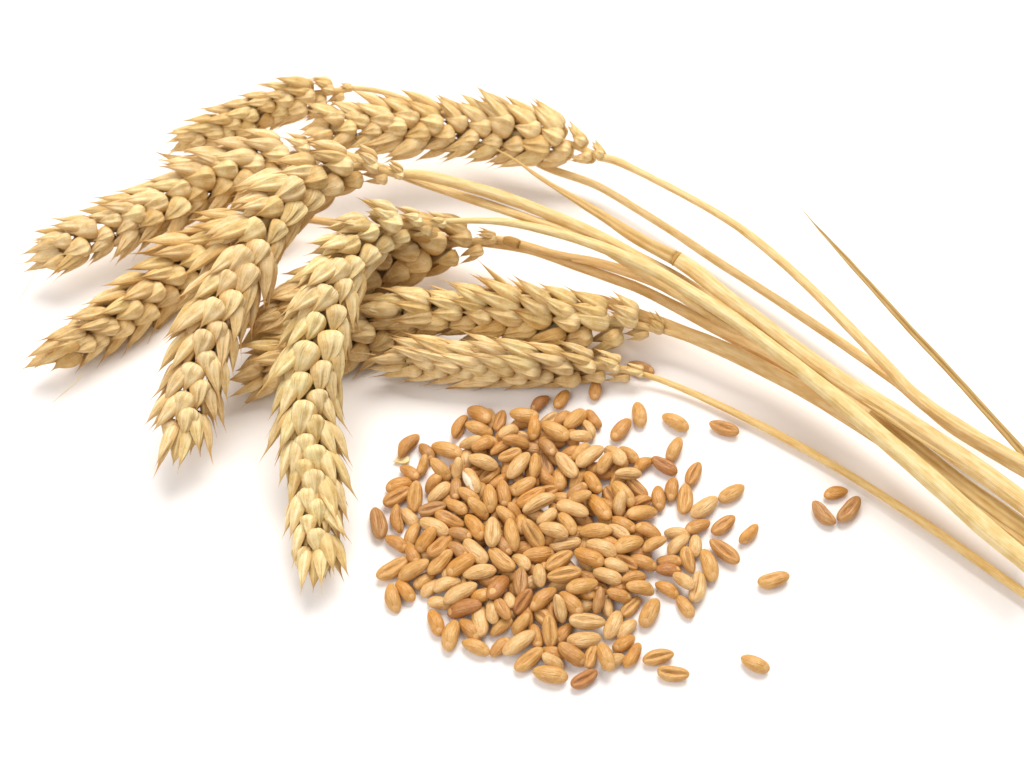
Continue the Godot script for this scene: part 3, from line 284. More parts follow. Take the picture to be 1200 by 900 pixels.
	grain(Vector3(4.21, 3.95, 39.55), Vector3(3.60, -3.40, 4.95), 3.40, 199, "golden", "wheat grains heaped and scattered on the white surface", "topmost golden grain, crease up, leaning left, in mid-heap at twelve o'clock")
	grain(Vector3(2.07, 2.95, 36.78), Vector3(-0.02, 1.20, 5.28), 2.75, 2, "golden", "wheat grains heaped and scattered on the white surface", "sunken golden grain, back up, lengthwise, in mid-heap at eleven o'clock")
	grain(Vector3(-1.80, 3.45, 41.91), Vector3(3.35, 0.00, 4.11), 2.75, 14, "dusky", "wheat grains heaped and scattered on the white surface", "sunken brown grain, back up, leaning left, in mid-heap at eight o'clock")
	grain(Vector3(-7.26, 3.95, 43.55), Vector3(4.67, 0.00, 5.06), 3.37, 22, "pale", "wheat grains heaped and scattered on the white surface", "pale grain at nine o'clock in the heap, above a pale one")
	grain(Vector3(-10.48, 3.70, 39.50), Vector3(5.01, 0.00, 1.72), 2.75, -2, "dusky", "wheat grains heaped and scattered on the white surface", "sunken brown grain, back up, crosswise, halfway out at nine o'clock")
	grain(Vector3(-2.05, 3.95, 45.39), Vector3(5.12, 0.00, 4.83), 3.40, 169, "golden", "wheat grains heaped and scattered on the white surface", "topmost golden grain, crease up, leaning left, in mid-heap at eight o'clock")
	grain(Vector3(5.41, 2.45, 43.50), Vector3(6.49, -3.11, -2.45), 3.40, 19, "amber", "wheat grains heaped and scattered on the white surface", "topmost amber grain, back up, crosswise, in mid-heap at five o'clock")
	grain(Vector3(10.76, 1.95, 40.67), Vector3(-6.69, -1.20, 0.50), 3.34, 201, "pale", "wheat grains heaped and scattered on the white surface", "topmost pale grain, crease up, crosswise, in mid-heap at three o'clock")
	grain(Vector3(9.44, 3.70, 45.55), Vector3(-5.33, 0.00, 3.86), 3.23, 180, "golden", "wheat grains heaped and scattered on the white surface", "golden grain, crease up, leaning right, in mid-heap at four o'clock")
	grain(Vector3(15.39, 3.95, 44.91), Vector3(5.87, 0.00, 3.10), 3.25, 15, "orange", "wheat grains heaped and scattered on the white surface", "orange grain, back up, leaning left, halfway out at four o'clock")
	grain(Vector3(1.78, 3.20, 45.56), Vector3(3.17, 1.50, 3.97), 2.75, -4, "pale", "wheat grains heaped and scattered on the white surface", "sunken pale grain, back up, leaning left, in mid-heap at seven o'clock")
	grain(Vector3(5.50, 3.45, 48.67), Vector3(0.49, 0.00, 5.28), 2.75, -15, "pale", "wheat grains heaped and scattered on the white surface", "pale grain, back up, lengthwise, halfway out at six o'clock")
	grain(Vector3(10.40, 3.95, 48.67), Vector3(6.95, 0.00, -1.34), 3.40, 197, "golden", "wheat grains heaped and scattered on the white surface", "topmost golden grain, crease up, crosswise, halfway out at five o'clock")
	grain(Vector3(-6.43, 3.45, 48.01), Vector3(6.76, 0.00, -1.34), 3.38, -15, "pale", "wheat grains heaped and scattered on the white surface", "topmost pale grain, back up, crosswise, halfway out at eight o'clock")
	grain(Vector3(-10.17, 3.20, 52.53), Vector3(-6.53, -1.20, 3.52), 3.40, 11, "pale", "wheat grains heaped and scattered on the white surface", "topmost pale grain, back up, leaning right, halfway out at eight o'clock")
	grain(Vector3(-2.75, 3.95, 51.49), Vector3(-3.48, 2.85, 6.12), 3.40, 4, "russet", "wheat grains heaped and scattered on the white surface", "russet grain, back up, leaning right, halfway out at seven o'clock")
	grain(Vector3(1.69, 3.95, 50.36), Vector3(-0.36, 0.00, 6.27), 3.08, 164, "dusky", "wheat grains heaped and scattered on the white surface", "brown grain, crease up, lengthwise, halfway out at seven o'clock")
	grain(Vector3(2.09, 3.70, 54.68), Vector3(-3.18, -2.40, 4.36), 2.90, 164, "russet", "wheat grains heaped and scattered on the white surface", "topmost russet grain, crease up, leaning right, halfway out at six o'clock")
	grain(Vector3(6.14, 2.95, 53.71), Vector3(-4.92, 0.00, 4.89), 3.40, 19, "amber", "wheat grains heaped and scattered on the white surface", "amber grain, back up, leaning right, halfway out at six o'clock")
	grain(Vector3(-6.56, 2.95, 53.44), Vector3(3.98, 3.50, -0.09), 2.75, 8, "orange", "wheat grains heaped and scattered on the white surface", "sunken orange grain, back up, leaning right, halfway out at seven o'clock")
	grain(Vector3(-0.76, 2.70, 53.87), Vector3(0.94, 2.65, 4.49), 2.75, 4, "pale", "wheat grains heaped and scattered on the white surface", "sunken pale grain at seven o'clock in the heap, above an amber one")
	grain(Vector3(-1.75, 3.95, 56.39), Vector3(-2.58, 0.00, -4.63), 2.75, 197, "amber", "wheat grains heaped and scattered on the white surface", "sunken amber grain, crease up, leaning left, halfway out at seven o'clock")
	grain(Vector3(-3.76, 2.95, 56.52), Vector3(0.68, 0.00, 5.26), 2.75, -21, "pale", "wheat grains heaped and scattered on the white surface", "sunken pale grain at seven o'clock in the heap, left of an amber one")
	grain(Vector3(-6.11, 1.70, 57.71), Vector3(0.55, 1.07, 7.50), 3.40, 13, "pale", "wheat grains heaped and scattered on the white surface", "topmost pale grain, back up, lengthwise, near the heap's rim at seven o'clock")
	grain(Vector3(-9.40, 2.20, 55.49), Vector3(-6.77, -3.39, 0.68), 3.40, -14, "russet", "wheat grains heaped and scattered on the white surface", "russet grain, back up, crosswise, near the heap's rim at seven o'clock")
	grain(Vector3(-2.08, 1.70, 59.23), Vector3(4.17, 1.20, -3.09), 2.75, -11, "golden", "wheat grains heaped and scattered on the white surface", "golden grain, back up, leaning right, near the heap's rim at seven o'clock")
	grain(Vector3(-8.35, 1.45, 59.65), Vector3(3.74, 0.00, 4.80), 2.98, 12, "amber", "wheat grains heaped and scattered on the white surface", "sunken amber grain, back up, leaning left, near the heap's rim at seven o'clock")
	grain(Vector3(-15.06, 1.45, 58.07), Vector3(1.83, 0.00, 5.75), 2.96, -4, "orange", "wheat grains heaped and scattered on the white surface", "orange grain, back up, lengthwise, near the heap's rim at eight o'clock")
	grain(Vector3(-11.80, 1.70, 60.96), Vector3(-1.19, 0.00, 6.79), 3.38, 9, "golden", "wheat grains heaped and scattered on the white surface", "golden grain, back up, lengthwise, near the heap's rim at seven o'clock")
	grain(Vector3(-7.05, 1.45, 63.50), Vector3(5.50, 0.00, 2.55), 2.97, -1, "golden", "wheat grains heaped and scattered on the white surface", "golden grain, back up, leaning left, near the heap's rim at seven o'clock")
	grain(Vector3(-2.23, 1.20, 63.29), Vector3(3.77, 0.00, -3.72), 2.75, -1, "amber", "wheat grains heaped and scattered on the white surface", "sunken amber grain, back up, leaning right, near the heap's rim at seven o'clock")
	grain(Vector3(-14.17, 1.20, 53.75), Vector3(-5.28, 0.00, -0.42), 2.75, 16, "pale", "wheat grains heaped and scattered on the white surface", "pale grain, back up, crosswise, near the heap's rim at eight o'clock")
	grain(Vector3(-12.93, 2.45, 50.24), Vector3(-5.53, 0.00, 2.28), 2.93, 12, "pale", "wheat grains heaped and scattered on the white surface", "topmost pale grain, back up, leaning right, near the heap's rim at eight o'clock")
	grain(Vector3(-16.03, 1.20, 50.34), Vector3(-3.84, 0.00, 3.65), 2.75, -1, "pale", "wheat grains heaped and scattered on the white surface", "sunken pale grain, back up, leaning right, near the heap's rim at eight o'clock")
	grain(Vector3(-17.52, 1.20, 48.61), Vector3(-4.12, 0.00, 3.33), 2.75, 17, "golden", "wheat grains heaped and scattered on the white surface", "sunken golden grain, back up, leaning right, near the heap's rim at eight o'clock")
	grain(Vector3(-19.72, 2.70, 47.13), Vector3(-6.19, -3.40, 2.76), 3.40, 20, "golden", "wheat grains heaped and scattered on the white surface", "golden grain, back up, leaning right, near the heap's rim at eight o'clock")
	grain(Vector3(-21.17, 1.45, 51.03), Vector3(3.56, 0.00, 4.56), 2.83, -11, "orange", "wheat grains heaped and scattered on the white surface", "orange grain, back up, leaning left, near the heap's rim at eight o'clock")
	grain(Vector3(-23.48, 1.45, 52.64), Vector3(1.53, -1.20, 5.99), 3.09, 12, "golden", "wheat grains heaped and scattered on the white surface", "golden grain on its side, lowest on the left edge of the heap")
	grain(Vector3(-23.88, 1.70, 46.18), Vector3(-6.30, 0.00, 4.25), 3.40, 166, "golden", "wheat grains heaped and scattered on the white surface", "golden grain, crease up, leaning right, near the heap's rim at nine o'clock")
	grain(Vector3(-14.28, 3.45, 45.79), Vector3(-4.69, -1.20, 4.74), 3.32, 198, "golden", "wheat grains heaped and scattered on the white surface", "topmost golden grain, crease up, leaning right, halfway out at eight o'clock")
	grain(Vector3(-10.08, 3.95, 46.75), Vector3(-5.56, -1.20, 3.76), 3.34, -15, "orange", "wheat grains heaped and scattered on the white surface", "topmost orange grain, back up, leaning right, halfway out at eight o'clock")
	grain(Vector3(-10.76, 3.70, 43.22), Vector3(4.13, 0.00, 3.32), 2.75, -8, "dusky", "wheat grains heaped and scattered on the white surface", "sunken brown grain, back up, leaning left, halfway out at nine o'clock")
	grain(Vector3(8.15, 1.45, 55.65), Vector3(0.81, 0.00, 5.34), 3.20, 162, "amber", "wheat grains heaped and scattered on the white surface", "buried amber grain, crease up, lengthwise, halfway out at six o'clock")
	grain(Vector3(13.72, 1.45, 25.20), Vector3(2.77, 0.00, -4.98), 3.20, -17, "golden", "wheat grains heaped and scattered on the white surface", "buried golden grain, back up, leaning right, halfway out at one o'clock")
	grain(Vector3(-9.54, 1.45, 20.49), Vector3(-0.09, 0.00, 5.70), 3.20, 15, "pale", "wheat grains heaped and scattered on the white surface", "buried pale grain, back up, lengthwise, near the heap's rim at eleven o'clock")
	grain(Vector3(-8.55, 1.45, 33.30), Vector3(5.93, 0.00, -0.20), 3.20, -110, "golden", "wheat grains heaped and scattered on the white surface", "buried golden grain, on its side, crosswise, halfway out at ten o'clock")
	grain(Vector3(14.89, 1.45, 44.59), Vector3(2.99, 0.00, 4.50), 3.20, 184, "pale", "wheat grains heaped and scattered on the white surface", "buried pale grain, crease up, leaning left, halfway out at four o'clock")
	grain(Vector3(1.30, 1.45, 38.91), Vector3(-5.70, 0.00, -0.59), 3.20, -112, "dusky", "wheat grains heaped and scattered on the white surface", "buried brown grain, on its side, crosswise, in mid-heap at nine o'clock")
	grain(Vector3(-3.91, 1.45, 48.94), Vector3(-5.78, 0.00, 0.00), 3.20, -97, "amber", "wheat grains heaped and scattered on the white surface", "buried amber grain, on its side, crosswise, halfway out at seven o'clock")
	grain(Vector3(4.25, 1.45, 24.16), Vector3(-2.09, 0.00, -5.42), 3.20, -91, "amber", "wheat grains heaped and scattered on the white surface", "buried amber grain, on its side, lengthwise, halfway out at twelve o'clock")
	grain(Vector3(11.10, 1.45, 45.76), Vector3(3.33, 0.00, 4.45), 3.20, 6, "dusky", "wheat grains heaped and scattered on the white surface", "buried brown grain, back up, leaning left, halfway out at four o'clock")
	grain(Vector3(22.21, 1.45, 25.41), Vector3(3.53, 0.00, -4.57), 3.20, 175, "golden", "wheat grains heaped and scattered on the white surface", "buried golden grain, crease up, leaning right, near the heap's rim at two o'clock")
	grain(Vector3(8.26, 1.45, 16.04), Vector3(-6.11, 0.00, -0.21), 3.20, 163, "golden", "wheat grains heaped and scattered on the white surface", "buried golden grain, crease up, crosswise, near the heap's rim at twelve o'clock")
	grain(Vector3(16.44, 1.45, 50.47), Vector3(5.37, 0.00, 1.91), 3.20, 161, "amber", "wheat grains heaped and scattered on the white surface", "buried amber grain, crease up, crosswise, halfway out at four o'clock")
	grain(Vector3(-6.30, 1.45, 39.49), Vector3(-4.28, 0.00, 3.76), 3.20, -17, "dusky", "wheat grains heaped and scattered on the white surface", "buried brown grain, back up, leaning right, halfway out at nine o'clock")
	grain(Vector3(6.36, 1.45, 57.24), Vector3(-3.78, 0.00, -3.86), 3.20, 162, "golden", "wheat grains heaped and scattered on the white surface", "buried golden grain, crease up, leaning left, halfway out at six o'clock")
	grain(Vector3(14.65, 1.45, 54.35), Vector3(-4.79, 0.00, 2.82), 3.20, 8, "pale", "wheat grains heaped and scattered on the white surface", "buried pale grain, back up, leaning right, halfway out at five o'clock")
	grain(Vector3(8.57, 1.45, 19.12), Vector3(-2.79, 0.00, -5.09), 3.20, 11, "amber", "wheat grains heaped and scattered on the white surface", "buried amber grain, back up, leaning left, halfway out at twelve o'clock")
	grain(Vector3(-2.61, 1.45, 33.29), Vector3(3.47, 0.00, -4.65), 3.20, -83, "dusky", "wheat grains heaped and scattered on the white surface", "buried brown grain, on its side, leaning right, in mid-heap at ten o'clock")
	grain(Vector3(1.26, 1.45, 51.70), Vector3(3.59, 0.00, 4.04), 3.20, 163, "amber", "wheat grains heaped and scattered on the white surface", "buried amber grain, crease up, leaning left, halfway out at six o'clock")
	grain(Vector3(-7.27, 1.45, 44.50), Vector3(4.24, 0.00, -3.50), 3.20, -82, "pale", "wheat grains heaped and scattered on the white surface", "buried pale grain, on its side, leaning right, halfway out at eight o'clock")
	grain(Vector3(7.53, 1.45, 39.00), Vector3(-5.05, 0.00, 2.78), 3.20, 7, "amber", "wheat grains heaped and scattered on the white surface", "buried amber grain, back up, leaning right, in mid-heap at three o'clock")
	grain(Vector3(25.34, 1.45, 42.55), Vector3(-5.60, 0.00, -1.57), 3.20, -19, "dusky", "wheat grains heaped and scattered on the white surface", "buried brown grain, back up, crosswise, near the heap's rim at three o'clock")
	grain(Vector3(-2.82, 1.45, 26.24), Vector3(-4.22, 0.00, 4.14), 3.20, -82, "amber", "wheat grains heaped and scattered on the white surface", "buried amber grain, on its side, leaning right, halfway out at eleven o'clock")
	grain(Vector3(21.62, 1.45, 50.47), Vector3(-5.34, 0.00, 2.29), 3.20, 6, "amber", "wheat grains heaped and scattered on the white surface", "buried amber grain, back up, leaning right, near the heap's rim at four o'clock")
	grain(Vector3(4.97, 1.45, 33.70), Vector3(-5.03, 0.00, -3.03), 3.20, -14, "golden", "wheat grains heaped and scattered on the white surface", "buried golden grain, back up, leaning left, in mid-heap at twelve o'clock")
	grain(Vector3(3.83, 1.45, 49.42), Vector3(4.94, 0.00, -2.87), 3.20, -17, "pale", "wheat grains heaped and scattered on the white surface", "buried pale grain, back up, leaning right, halfway out at six o'clock")
	grain(Vector3(-4.81, 1.45, 53.12), Vector3(1.95, 0.00, 5.04), 3.20, 199, "pale", "wheat grains heaped and scattered on the white surface", "buried pale grain, crease up, lengthwise, halfway out at seven o'clock")
	grain(Vector3(15.69, 1.45, 27.79), Vector3(5.69, 0.00, -1.85), 3.20, -88, "dusky", "wheat grains heaped and scattered on the white surface", "buried brown grain, on its side, crosswise, halfway out at two o'clock")
	grain(Vector3(9.68, 1.45, 49.71), Vector3(-5.13, 0.00, 2.29), 3.20, 88, "pale", "wheat grains heaped and scattered on the white surface", "buried pale grain, on its side, leaning right, halfway out at five o'clock")
	grain(Vector3(9.91, 1.45, 25.09), Vector3(-0.09, 0.00, 5.61), 3.20, 12, "golden", "wheat grains heaped and scattered on the white surface", "buried golden grain, back up, lengthwise, halfway out at one o'clock")
	grain(Vector3(-0.92, 1.45, 56.13), Vector3(4.86, 0.00, -2.62), 3.20, 73, "pale", "wheat grains heaped and scattered on the white surface", "buried pale grain, on its side, leaning right, halfway out at seven o'clock")
	grain(Vector3(14.27, 1.45, 34.91), Vector3(-4.80, 0.00, -3.01), 3.20, 11, "dusky", "wheat grains heaped and scattered on the white surface", "buried brown grain, back up, leaning left, halfway out at two o'clock")
	grain(Vector3(13.08, 1.45, 38.01), Vector3(-5.74, 0.00, 1.19), 3.20, -6, "golden", "wheat grains heaped and scattered on the white surface", "buried golden grain, back up, crosswise, in mid-heap at three o'clock")
	grain(Vector3(-0.08, 1.45, 28.20), Vector3(-5.11, 0.00, 3.08), 3.20, 170, "amber", "wheat grains heaped and scattered on the white surface", "buried amber grain, crease up, leaning right, halfway out at eleven o'clock")
	grain(Vector3(0.68, 1.45, 48.08), Vector3(5.79, 0.00, 0.96), 3.20, 16, "amber", "wheat grains heaped and scattered on the white surface", "buried amber grain, back up, crosswise, halfway out at seven o'clock")
	grain(Vector3(18.19, 1.45, 23.23), Vector3(-5.43, 0.00, -2.30), 3.20, -1, "amber", "wheat grains heaped and scattered on the white surface", "buried amber grain, back up, leaning left, near the heap's rim at two o'clock")
	grain(Vector3(12.33, 1.45, 14.74), Vector3(-2.59, 0.00, -5.37), 3.20, -11, "amber", "wheat grains heaped and scattered on the white surface", "buried amber grain, back up, leaning left, near the heap's rim at one o'clock")
	grain(Vector3(-9.00, 1.45, 27.27), Vector3(2.20, 0.00, 5.36), 3.20, -73, "dusky", "wheat grains heaped and scattered on the white surface", "buried brown grain, on its side, lengthwise, halfway out at ten o'clock")
	grain(Vector3(-13.06, 1.45, 30.45), Vector3(3.59, 0.00, -4.28), 3.20, -2, "amber", "wheat grains heaped and scattered on the white surface", "buried amber grain, back up, leaning right, halfway out at ten o'clock")
	grain(Vector3(-4.32, 1.45, 16.35), Vector3(4.70, 0.00, 3.85), 3.20, -6, "golden", "wheat grains heaped and scattered on the white surface", "buried golden grain, back up, leaning left, near the heap's rim at eleven o'clock")
	grain(Vector3(-0.89, 1.45, 21.65), Vector3(1.77, 0.00, -5.46), 3.20, 75, "amber", "wheat grains heaped and scattered on the white surface", "buried amber grain, on its side, lengthwise, halfway out at eleven o'clock")
	grain(Vector3(7.03, 1.45, 21.65), Vector3(1.89, 0.00, 5.46), 3.20, 188, "dusky", "wheat grains heaped and scattered on the white surface", "buried brown grain, crease up, lengthwise, halfway out at twelve o'clock")
	grain(Vector3(20.73, 1.45, 29.43), Vector3(-3.00, 0.00, -4.71), 3.20, 166, "amber", "wheat grains heaped and scattered on the white surface", "pale grain leaning against others in the upper right of the heap, near its edge")
	grain(Vector3(-10.86, 1.45, 40.38), Vector3(-2.67, 0.00, 4.73), 3.20, 3, "golden", "wheat grains heaped and scattered on the white surface", "buried golden grain, back up, leaning right, halfway out at nine o'clock")
	grain(Vector3(22.24, 1.45, 47.21), Vector3(-5.21, 0.00, -1.93), 3.20, 194, "pale", "wheat grains heaped and scattered on the white surface", "buried pale grain, crease up, crosswise, near the heap's rim at four o'clock")
	grain(Vector3(-4.60, 1.45, 23.95), Vector3(-4.22, 0.00, 4.17), 3.20, 184, "golden", "wheat grains heaped and scattered on the white surface", "buried golden grain, crease up, leaning right, halfway out at eleven o'clock")
	grain(Vector3(23.95, 1.45, 34.70), Vector3(-3.15, 0.00, 4.63), 3.20, 106, "dusky", "wheat grains heaped and scattered on the white surface", "buried brown grain, on its side, leaning right, halfway out at three o'clock")
	grain(Vector3(25.64, 1.45, 38.00), Vector3(-1.96, 0.00, 5.17), 3.20, 2, "amber", "wheat grains heaped and scattered on the white surface", "buried amber grain, back up, lengthwise, near the heap's rim at three o'clock")
	grain(Vector3(-7.27, 1.45, 17.42), Vector3(4.17, 0.00, 4.26), 3.20, 93, "amber", "wheat grains heaped and scattered on the white surface", "buried amber grain, on its side, leaning left, near the heap's rim at eleven o'clock")
	grain(Vector3(15.18, 1.45, 40.48), Vector3(-2.20, 0.00, 4.93), 3.20, 16, "golden", "wheat grains heaped and scattered on the white surface", "buried golden grain, back up, lengthwise, halfway out at three o'clock")
	grain(Vector3(22.23, 1.45, 22.38), Vector3(3.38, 0.00, -4.82), 3.20, 192, "amber", "wheat grains heaped and scattered on the white surface", "buried amber grain, crease up, leaning right, near the heap's rim at two o'clock")
	grain(Vector3(6.99, 1.45, 46.91), Vector3(2.35, 0.00, 4.86), 3.20, 105, "golden", "wheat grains heaped and scattered on the white surface", "buried golden grain, on its side, leaning left, in mid-heap at five o'clock")
	grain(Vector3(-9.28, 1.45, 36.31), Vector3(-4.28, 0.00, 3.80), 3.20, -73, "amber", "wheat grains heaped and scattered on the white surface", "buried amber grain, on its side, leaning right, halfway out at nine o'clock")
	grain(Vector3(14.60, 1.45, 32.29), Vector3(-5.74, 0.00, -1.42), 3.20, -8, "amber", "wheat grains heaped and scattered on the white surface", "buried amber grain, back up, crosswise, halfway out at two o'clock")
	grain(Vector3(19.48, 1.45, 35.21), Vector3(3.70, 0.00, 4.02), 3.20, 6, "golden", "wheat grains heaped and scattered on the white surface", "buried golden grain, back up, leaning left, halfway out at three o'clock")
	grain(Vector3(-16.74, 1.45, 43.14), Vector3(-5.39, 0.00, -2.35), 3.20, -73, "pale", "wheat grains heaped and scattered on the white surface", "buried pale grain, on its side, leaning left, near the heap's rim at nine o'clock")
	grain(Vector3(25.94, 1.45, 31.17), Vector3(5.38, 0.00, -2.85), 3.20, -111, "amber", "wheat grains heaped and scattered on the white surface", "buried amber grain, on its side, leaning right, near the heap's rim at two o'clock")
	grain(Vector3(15.40, 1.45, 48.08), Vector3(5.59, 0.00, 0.96), 3.20, 100, "amber", "wheat grains heaped and scattered on the white surface", "buried amber grain, on its side, crosswise, halfway out at four o'clock")
	grain(Vector3(6.61, 1.45, 28.31), Vector3(-5.83, 0.00, 1.64), 3.20, 163, "amber", "wheat grains heaped and scattered on the white surface", "buried amber grain, crease up, crosswise, halfway out at twelve o'clock")
	grain(Vector3(3.10, 1.45, 56.59), Vector3(0.15, 0.00, 5.40), 3.20, 90, "amber", "wheat grains heaped and scattered on the white surface", "buried amber grain, on its side, lengthwise, halfway out at six o'clock")
	grain(Vector3(9.24, 1.45, 33.59), Vector3(-2.72, 0.00, -4.85), 3.20, -103, "amber", "wheat grains heaped and scattered on the white surface", "buried amber grain, on its side, leaning left, in mid-heap at two o'clock")
	grain(Vector3(-9.00, 1.45, 49.60), Vector3(0.79, 0.00, 5.34), 3.20, 160, "pale", "wheat grains heaped and scattered on the white surface", "buried pale grain, crease up, lengthwise, halfway out at eight o'clock")
	grain(Vector3(-10.56, 1.45, 23.54), Vector3(-4.85, 0.00, -3.34), 3.20, -107, "amber", "wheat grains heaped and scattered on the white surface", "buried amber grain, on its side, leaning left, near the heap's rim at ten o'clock")
	grain(Vector3(12.15, 1.45, 56.50), Vector3(-3.47, 0.00, -4.14), 3.20, -70, "pale", "wheat grains heaped and scattered on the white surface", "buried pale grain, on its side, leaning left, near the heap's rim at five o'clock")
	grain(Vector3(-3.73, 1.45, 36.52), Vector3(-5.72, 0.00, 1.00), 3.20, -16, "dusky", "wheat grains heaped and scattered on the white surface", "buried brown grain, back up, crosswise, in mid-heap at nine o'clock")
	grain(Vector3(2.96, 1.45, 15.29), Vector3(5.20, 0.00, 3.00), 3.20, 185, "pale", "wheat grains heaped and scattered on the white surface", "buried pale grain, crease up, leaning left, near the heap's rim at twelve o'clock")
	grain(Vector3(10.79, 1.45, 30.25), Vector3(5.41, 0.00, 1.84), 3.20, -21, "golden", "wheat grains heaped and scattered on the white surface", "buried golden grain, back up, crosswise, halfway out at one o'clock")
	grain(Vector3(1.64, 1.45, 41.77), Vector3(5.68, 0.00, -1.18), 3.20, 0, "amber", "wheat grains heaped and scattered on the white surface", "buried amber grain, back up, crosswise, in mid-heap at seven o'clock")
	grain(Vector3(-12.97, 1.45, 46.72), Vector3(-0.23, 0.00, 5.39), 3.20, -88, "pale", "wheat grains heaped and scattered on the white surface", "buried pale grain, on its side, lengthwise, halfway out at eight o'clock")
	grain(Vector3(6.13, 1.45, 13.89), Vector3(6.12, 0.00, 0.65), 3.20, -8, "amber", "wheat grains heaped and scattered on the white surface", "buried amber grain, back up, crosswise, near the heap's rim at twelve o'clock")
	grain(Vector3(-3.77, 1.45, 30.55), Vector3(1.54, 0.00, -5.30), 3.20, 189, "amber", "wheat grains heaped and scattered on the white surface", "buried amber grain, crease up, lengthwise, halfway out at ten o'clock")
	grain(Vector3(0.36, 1.45, 30.65), Vector3(2.46, 0.00, -5.10), 3.20, 162, "golden", "wheat grains heaped and scattered on the white surface", "buried golden grain, crease up, leaning right, in mid-heap at eleven o'clock")
	grain(Vector3(-2.73, 1.45, 46.05), Vector3(5.46, 0.00, -1.55), 3.20, 190, "pale", "wheat grains heaped and scattered on the white surface", "buried pale grain, crease up, crosswise, halfway out at eight o'clock")
	grain(Vector3(20.57, 1.45, 39.10), Vector3(5.86, 0.00, 0.59), 3.20, 22, "golden", "wheat grains heaped and scattered on the white surface", "buried golden grain, back up, crosswise, halfway out at three o'clock")
	grain(Vector3(20.34, 1.45, 42.94), Vector3(3.81, 0.00, 3.91), 3.20, 199, "amber", "wheat grains heaped and scattered on the white surface", "buried amber grain, crease up, leaning left, halfway out at three o'clock")
	grain(Vector3(-14.12, 1.45, 26.54), Vector3(-0.93, 0.00, 5.58), 3.20, -3, "dusky", "wheat grains heaped and scattered on the white surface", "buried brown grain, back up, lengthwise, near the heap's rim at ten o'clock")
	grain(Vector3(-1.80, 1.45, 15.92), Vector3(1.45, 0.00, 5.57), 3.20, -1, "amber", "wheat grains heaped and scattered on the white surface", "buried amber grain, back up, lengthwise, near the heap's rim at eleven o'clock")
	grain(Vector3(3.67, 1.45, 45.86), Vector3(3.91, 0.00, 3.87), 3.20, 103, "amber", "wheat grains heaped and scattered on the white surface", "buried amber grain, on its side, leaning left, in mid-heap at six o'clock")
	grain(Vector3(-14.70, 1.45, 38.89), Vector3(-0.48, 0.00, -5.38), 3.20, -19, "amber", "wheat grains heaped and scattered on the white surface", "buried amber grain, back up, lengthwise, halfway out at nine o'clock")
	grain(Vector3(-9.03, 1.45, 30.76), Vector3(5.80, 0.00, 0.82), 3.20, 189, "amber", "wheat grains heaped and scattered on the white surface", "buried amber grain, crease up, crosswise, halfway out at ten o'clock")
	grain(Vector3(1.33, 1.45, 24.05), Vector3(-0.52, 0.00, -5.63), 3.20, -90, "pale", "wheat grains heaped and scattered on the white surface", "buried pale grain, on its side, lengthwise, halfway out at twelve o'clock")
	grain(Vector3(-11.06, 1.45, 44.01), Vector3(4.69, 0.00, 3.31), 3.20, 182, "pale", "wheat grains heaped and scattered on the white surface", "buried pale grain, crease up, leaning left, halfway out at eight o'clock")
	grain(Vector3(13.01, 1.45, 21.03), Vector3(-6.09, 0.00, 1.26), 3.20, -13, "pale", "wheat grains heaped and scattered on the white surface", "buried pale grain, back up, crosswise, halfway out at one o'clock")
	grain(Vector3(18.99, 1.45, 31.68), Vector3(-5.35, 0.00, -2.24), 3.20, -9, "golden", "wheat grains heaped and scattered on the white surface", "buried golden grain, back up, leaning left, halfway out at two o'clock")
	grain(Vector3(27.54, 1.45, 39.78), Vector3(-0.43, 0.00, 5.54), 3.20, -92, "amber", "wheat grains heaped and scattered on the white surface", "buried amber grain, on its side, lengthwise, near the heap's rim at three o'clock")
	grain(Vector3(6.99, 1.45, 24.79), Vector3(-4.02, 0.00, -4.16), 3.20, -93, "amber", "wheat grains heaped and scattered on the white surface", "buried amber grain, on its side, leaning left, halfway out at twelve o'clock")
	grain(Vector3(4.30, 1.45, 17.74), Vector3(5.72, 0.00, 1.92), 3.20, 18, "dusky", "wheat grains heaped and scattered on the white surface", "buried brown grain, back up, crosswise, near the heap's rim at twelve o'clock")
	grain(Vector3(17.63, 1.45, 44.69), Vector3(1.59, 0.00, 5.16), 3.20, -96, "golden", "wheat grains heaped and scattered on the white surface", "buried golden grain, on its side, lengthwise, halfway out at four o'clock")
	grain(Vector3(-2.68, 1.45, 39.39), Vector3(-3.30, 0.00, -4.35), 3.20, -2, "amber", "wheat grains heaped and scattered on the white surface", "buried amber grain, back up, leaning left, in mid-heap at nine o'clock")
	grain(Vector3(-16.31, 1.45, 33.80), Vector3(-5.14, 0.00, -2.82), 3.20, 4, "dusky", "wheat grains heaped and scattered on the white surface", "buried brown grain, back up, leaning left, near the heap's rim at nine o'clock")
	grain(Vector3(12.43, 1.45, 19.12), Vector3(5.58, 0.00, -2.12), 3.20, 21, "amber", "wheat grains heaped and scattered on the white surface", "buried amber grain, back up, crosswise, near the heap's rim at one o'clock")
	grain(Vector3(-6.25, 1.45, 28.71), Vector3(0.59, 0.00, 5.75), 3.20, -11, "golden", "wheat grains heaped and scattered on the white surface", "buried golden grain, back up, lengthwise, halfway out at ten o'clock")
	split_grain("broken grain with a bright white inside, on top of the upper left of the heap", Vector3(-8.23, 4.60, 27.35), Vector3(2.88, 0.00, 5.75), 3.0, 25)
	chaff("papery pale flake of chaff under the lone amber grain at the upper left", Vector3(-21.67, 0.70, 19.07), Vector3(-3.88, 0.00, 1.70), 190, 0.55, "husk_green_1")
	chaff("tiny torn flake of chaff by a stem at the foot of the fat ear", Vector3(32.63, 7.50, -8.48), Vector3(-3.29, 0.00, -0.46), 90, 0.4, "husk_tipped_2")


